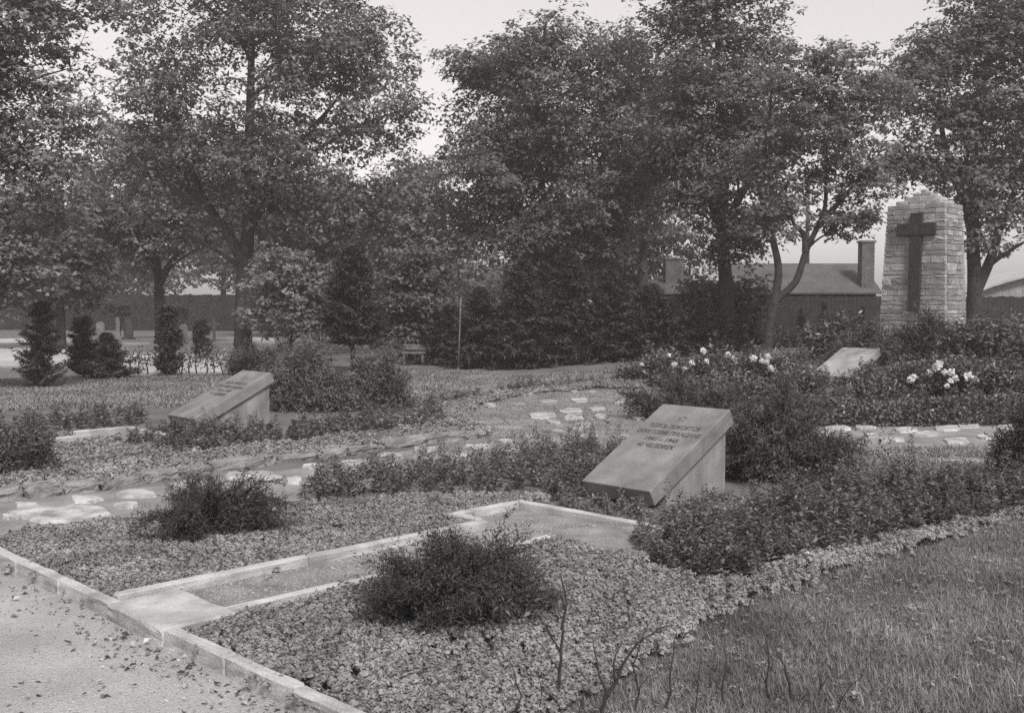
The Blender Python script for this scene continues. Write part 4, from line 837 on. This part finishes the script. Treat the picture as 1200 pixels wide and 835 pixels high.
# ------------------------------------------------------------------ small things
def sapling(label, stems, Y, r0, leaves_px=(), seed=0):
    b = at(*stems[0][0], Y); b[2] = 0; root = thing('bare_sapling', label, 'sapling', tuple(b)); r = np.random.default_rng(seed); T = Tubes(5)
    for i, s in enumerate(stems):
        pts = [at(q[0], q[1], Y + (q[2] if len(q) > 2 else 0)) - b for q in s]; fine = []
        for j in range(len(pts) - 1):
            for f in (0, .33, .66): fine.append(pts[j] + (pts[j + 1] - pts[j]) * f + r.normal(size=3) * .003)
        fine.append(pts[-1]); ra = r0 * (1 if i == 0 else .6); T.add(fine, [max(.0012, ra * (1 - .75 * k / (len(fine) - 1))) for k in range(len(fine))])
    obj('stem', T.mesh('stem'), 'twig', root)
    if leaves_px:
        p = np.array([at(x, y, Y) - b for x, y in leaves_px]); n = len(p); l = r.uniform(.03, .055, n)
        obj('leaves', npmesh('leaves', leaves(p, r.normal(size=p.shape) * .6 + [0, -.4, 1], r.normal(size=p.shape), l, l * .5, .1), 4), 'leaf_shrub', root)
sapling('thin bare sapling in front of the foreground juniper', [[(653, 850), (655, 800), (658, 760), (663, 715), (660, 685), (657, 672)], [(657, 765), (640, 735), (622, 710)], [(656, 785), (648, 775), (632, 752)], [(662, 712), (656, 695)]], 4.6, .0095,
        [(590, 704), (598, 708), (584, 710), (592, 714), (600, 701), (655, 676), (664, 680), (650, 684), (640, 690), (668, 672), (622, 716), (628, 722), (672, 688), (636, 700)], 1)
sapling('forked bare sapling at the bottom edge of the lawn', [[(704, 850), (710, 815), (722, 800), (732, 775), (745, 755), (770, 738), (790, 732)], [(713, 818), (704, 795), (698, 765), (694, 745)], [(722, 800), (718, 775), (730, 750)]], 4.45, .0105, (), 2)
sapling('small bare twig standing in the grass right of the forked sapling', [[(780, 850), (784, 810), (787, 775), (791, 745)], [(784, 812), (772, 795)], [(815, 850), (818, 800), (823, 758)]], 4.5, .007, (), 3)
sapling('leaning bare shoot in the lawn at the bottom right', [[(934, 850), (925, 800), (914, 770), (906, 760)], [(975, 850), (990, 810), (1018, 785)]], 4.6, .008, (), 4)
sapling('cluster of thin bare twigs left of the forked sapling', [[(600, 850), (610, 815), (604, 790), (596, 770)], [(628, 850), (636, 810), (630, 780)], [(675, 850), (684, 815), (700, 795)], [(690, 850), (682, 822), (668, 805)]], 4.4, .006, (), 5)
sapling('spindly bare shoots in the grass between the twig and the leaning shoot', [[(850, 850), (846, 810), (852, 775), (849, 752)], [(880, 850), (868, 815), (862, 790)], [(846, 812), (834, 792), (826, 782)]], 4.6, .006, (), 6)
sapling('pair of tall bare shoots in the lawn below the mushrooms', [[(905, 850), (898, 800), (902, 765), (894, 735)], [(955, 850), (962, 805), (958, 770), (966, 745)], [(898, 802), (888, 780)], [(961, 806), (974, 785)]], 4.7, .006, (), 7)
sapling('bare crooked twig between forked sapling and lawn edge', [[(742, 850), (748, 812), (742, 780), (752, 748), (764, 722)], [(747, 810), (760, 792), (772, 786)], [(743, 782), (733, 768)]], 4.5, .006, (), 8)
def mushroom(label, px, py, d):
    b = G(px, py); root = thing('mushroom', label, 'mushroom', tuple(b), 'mushrooms at the edge of the rose bed'); T = Tubes(10); T.add([(0, 0, -.01), (0, 0, d * .6)], [d * .13, d * .1]); obj('stalk', T.mesh('stalk'), 'mushroom', root)
    v = []; f = []; n = 12
    for i, (q, z) in enumerate([(.5, .55), (.48, .62), (.36, .78), (.18, .88), (.02, .9)]):
        for j in range(n): v.append((d * q * math.cos(2 * math.pi * j / n), d * q * math.sin(2 * math.pi * j / n), d * z))
    for i in range(4):
        for j in range(n): f.append((i * n + j, i * n + (j + 1) % n, (i + 1) * n + (j + 1) % n, (i + 1) * n + j))
    f.append(tuple(range(n - 1, -1, -1))); obj('cap', pymesh('cap', v, f, True), 'mushroom', root)
mushroom('left of two pale mushrooms at the edge of the rose bed', 945, 661, .10)
mushroom('right of two pale mushrooms at the edge of the rose bed', 961, 661, .095)
def hedge_row():
    xs = [152, 162, 173, 212, 222, 231, 242, 251, 262, 275, 290]
    for i, px in enumerate(xs):
        b = G(px, 439 - i * .25); root = thing('vine_stem', 'bare stem in the young hedge along the back lawn, ' + ['first', 'second', 'third', 'fourth', 'fifth', 'sixth', 'seventh', 'eighth', 'ninth', 'tenth', 'eleventh'][i] + ' from the left', 'plant', tuple(b), 'bare stems of the young hedge'); r = np.random.default_rng(i); T = Tubes(4)
        p = np.zeros(3); pts = [p - [0, 0, .05]]
        for k in range(4): p = p + np.array([r.normal() * .025, r.normal() * .02, .13]); pts.append(p)
        T.add(pts, [.02, .018, .014, .01, .006]); T.add([pts[2], pts[2] + [.1 * r.normal(), 0, .12]], [.012, .005]); obj('stem', T.mesh('stem'), 'bark', root)
        q = pts[3] + r.normal(size=(70, 3)) * [.13, .1, .15]; obj('leaves', npmesh('leaves', leaves(q, r.normal(size=q.shape) + [0, 0, .6], r.normal(size=q.shape), .075, .05), 4), 'leaf_shrub', root)
hedge_row()

# ------------------------------------------------------------------ thin haze volume, added to lift the dark tones of the trees
HAZE = 0.0026
def haze():
    m = bpy.data.materials.new('haze'); m.use_nodes = True; t = m.node_tree; t.nodes.clear(); out = t.nodes.new('ShaderNodeOutputMaterial'); v = t.nodes.new('ShaderNodeVolumePrincipled')
    v.inputs['Color'].default_value = (.95, .95, .95, 1); v.inputs['Density'].default_value = HAZE; v.inputs['Anisotropy'].default_value = .3; t.links.new(v.outputs[0], out.inputs['Volume'])
    bm = bmesh.new(); box(bm, (-75, -8, -1.3), (75, 85, 22)); bmesh.ops.recalc_face_normals(bm, faces=bm.faces[:]); o = obj('haze', bmmesh('haze', bm), m); stuff(o, 'thin pale haze added over the memorial garden to lift its dark tones', 'haze')
haze()

import sys
if '--count' in sys.argv:
    print('TRIS', sum(sum(len(p.vertices) - 2 for p in o.data.polygons) for o in bpy.data.objects if o.type == 'MESH'))
    L_ = sorted(((sum(len(p.vertices) - 2 for p in o.data.polygons), o.name, (o.parent or o).get('label', '')) for o in bpy.data.objects if o.type == 'MESH'), reverse=True)
    import collections; c_ = collections.Counter()
    for n_, nm, lb_ in L_: c_[nm.split('.')[0]] += n_
    print('TRIS', c_.most_common(22))
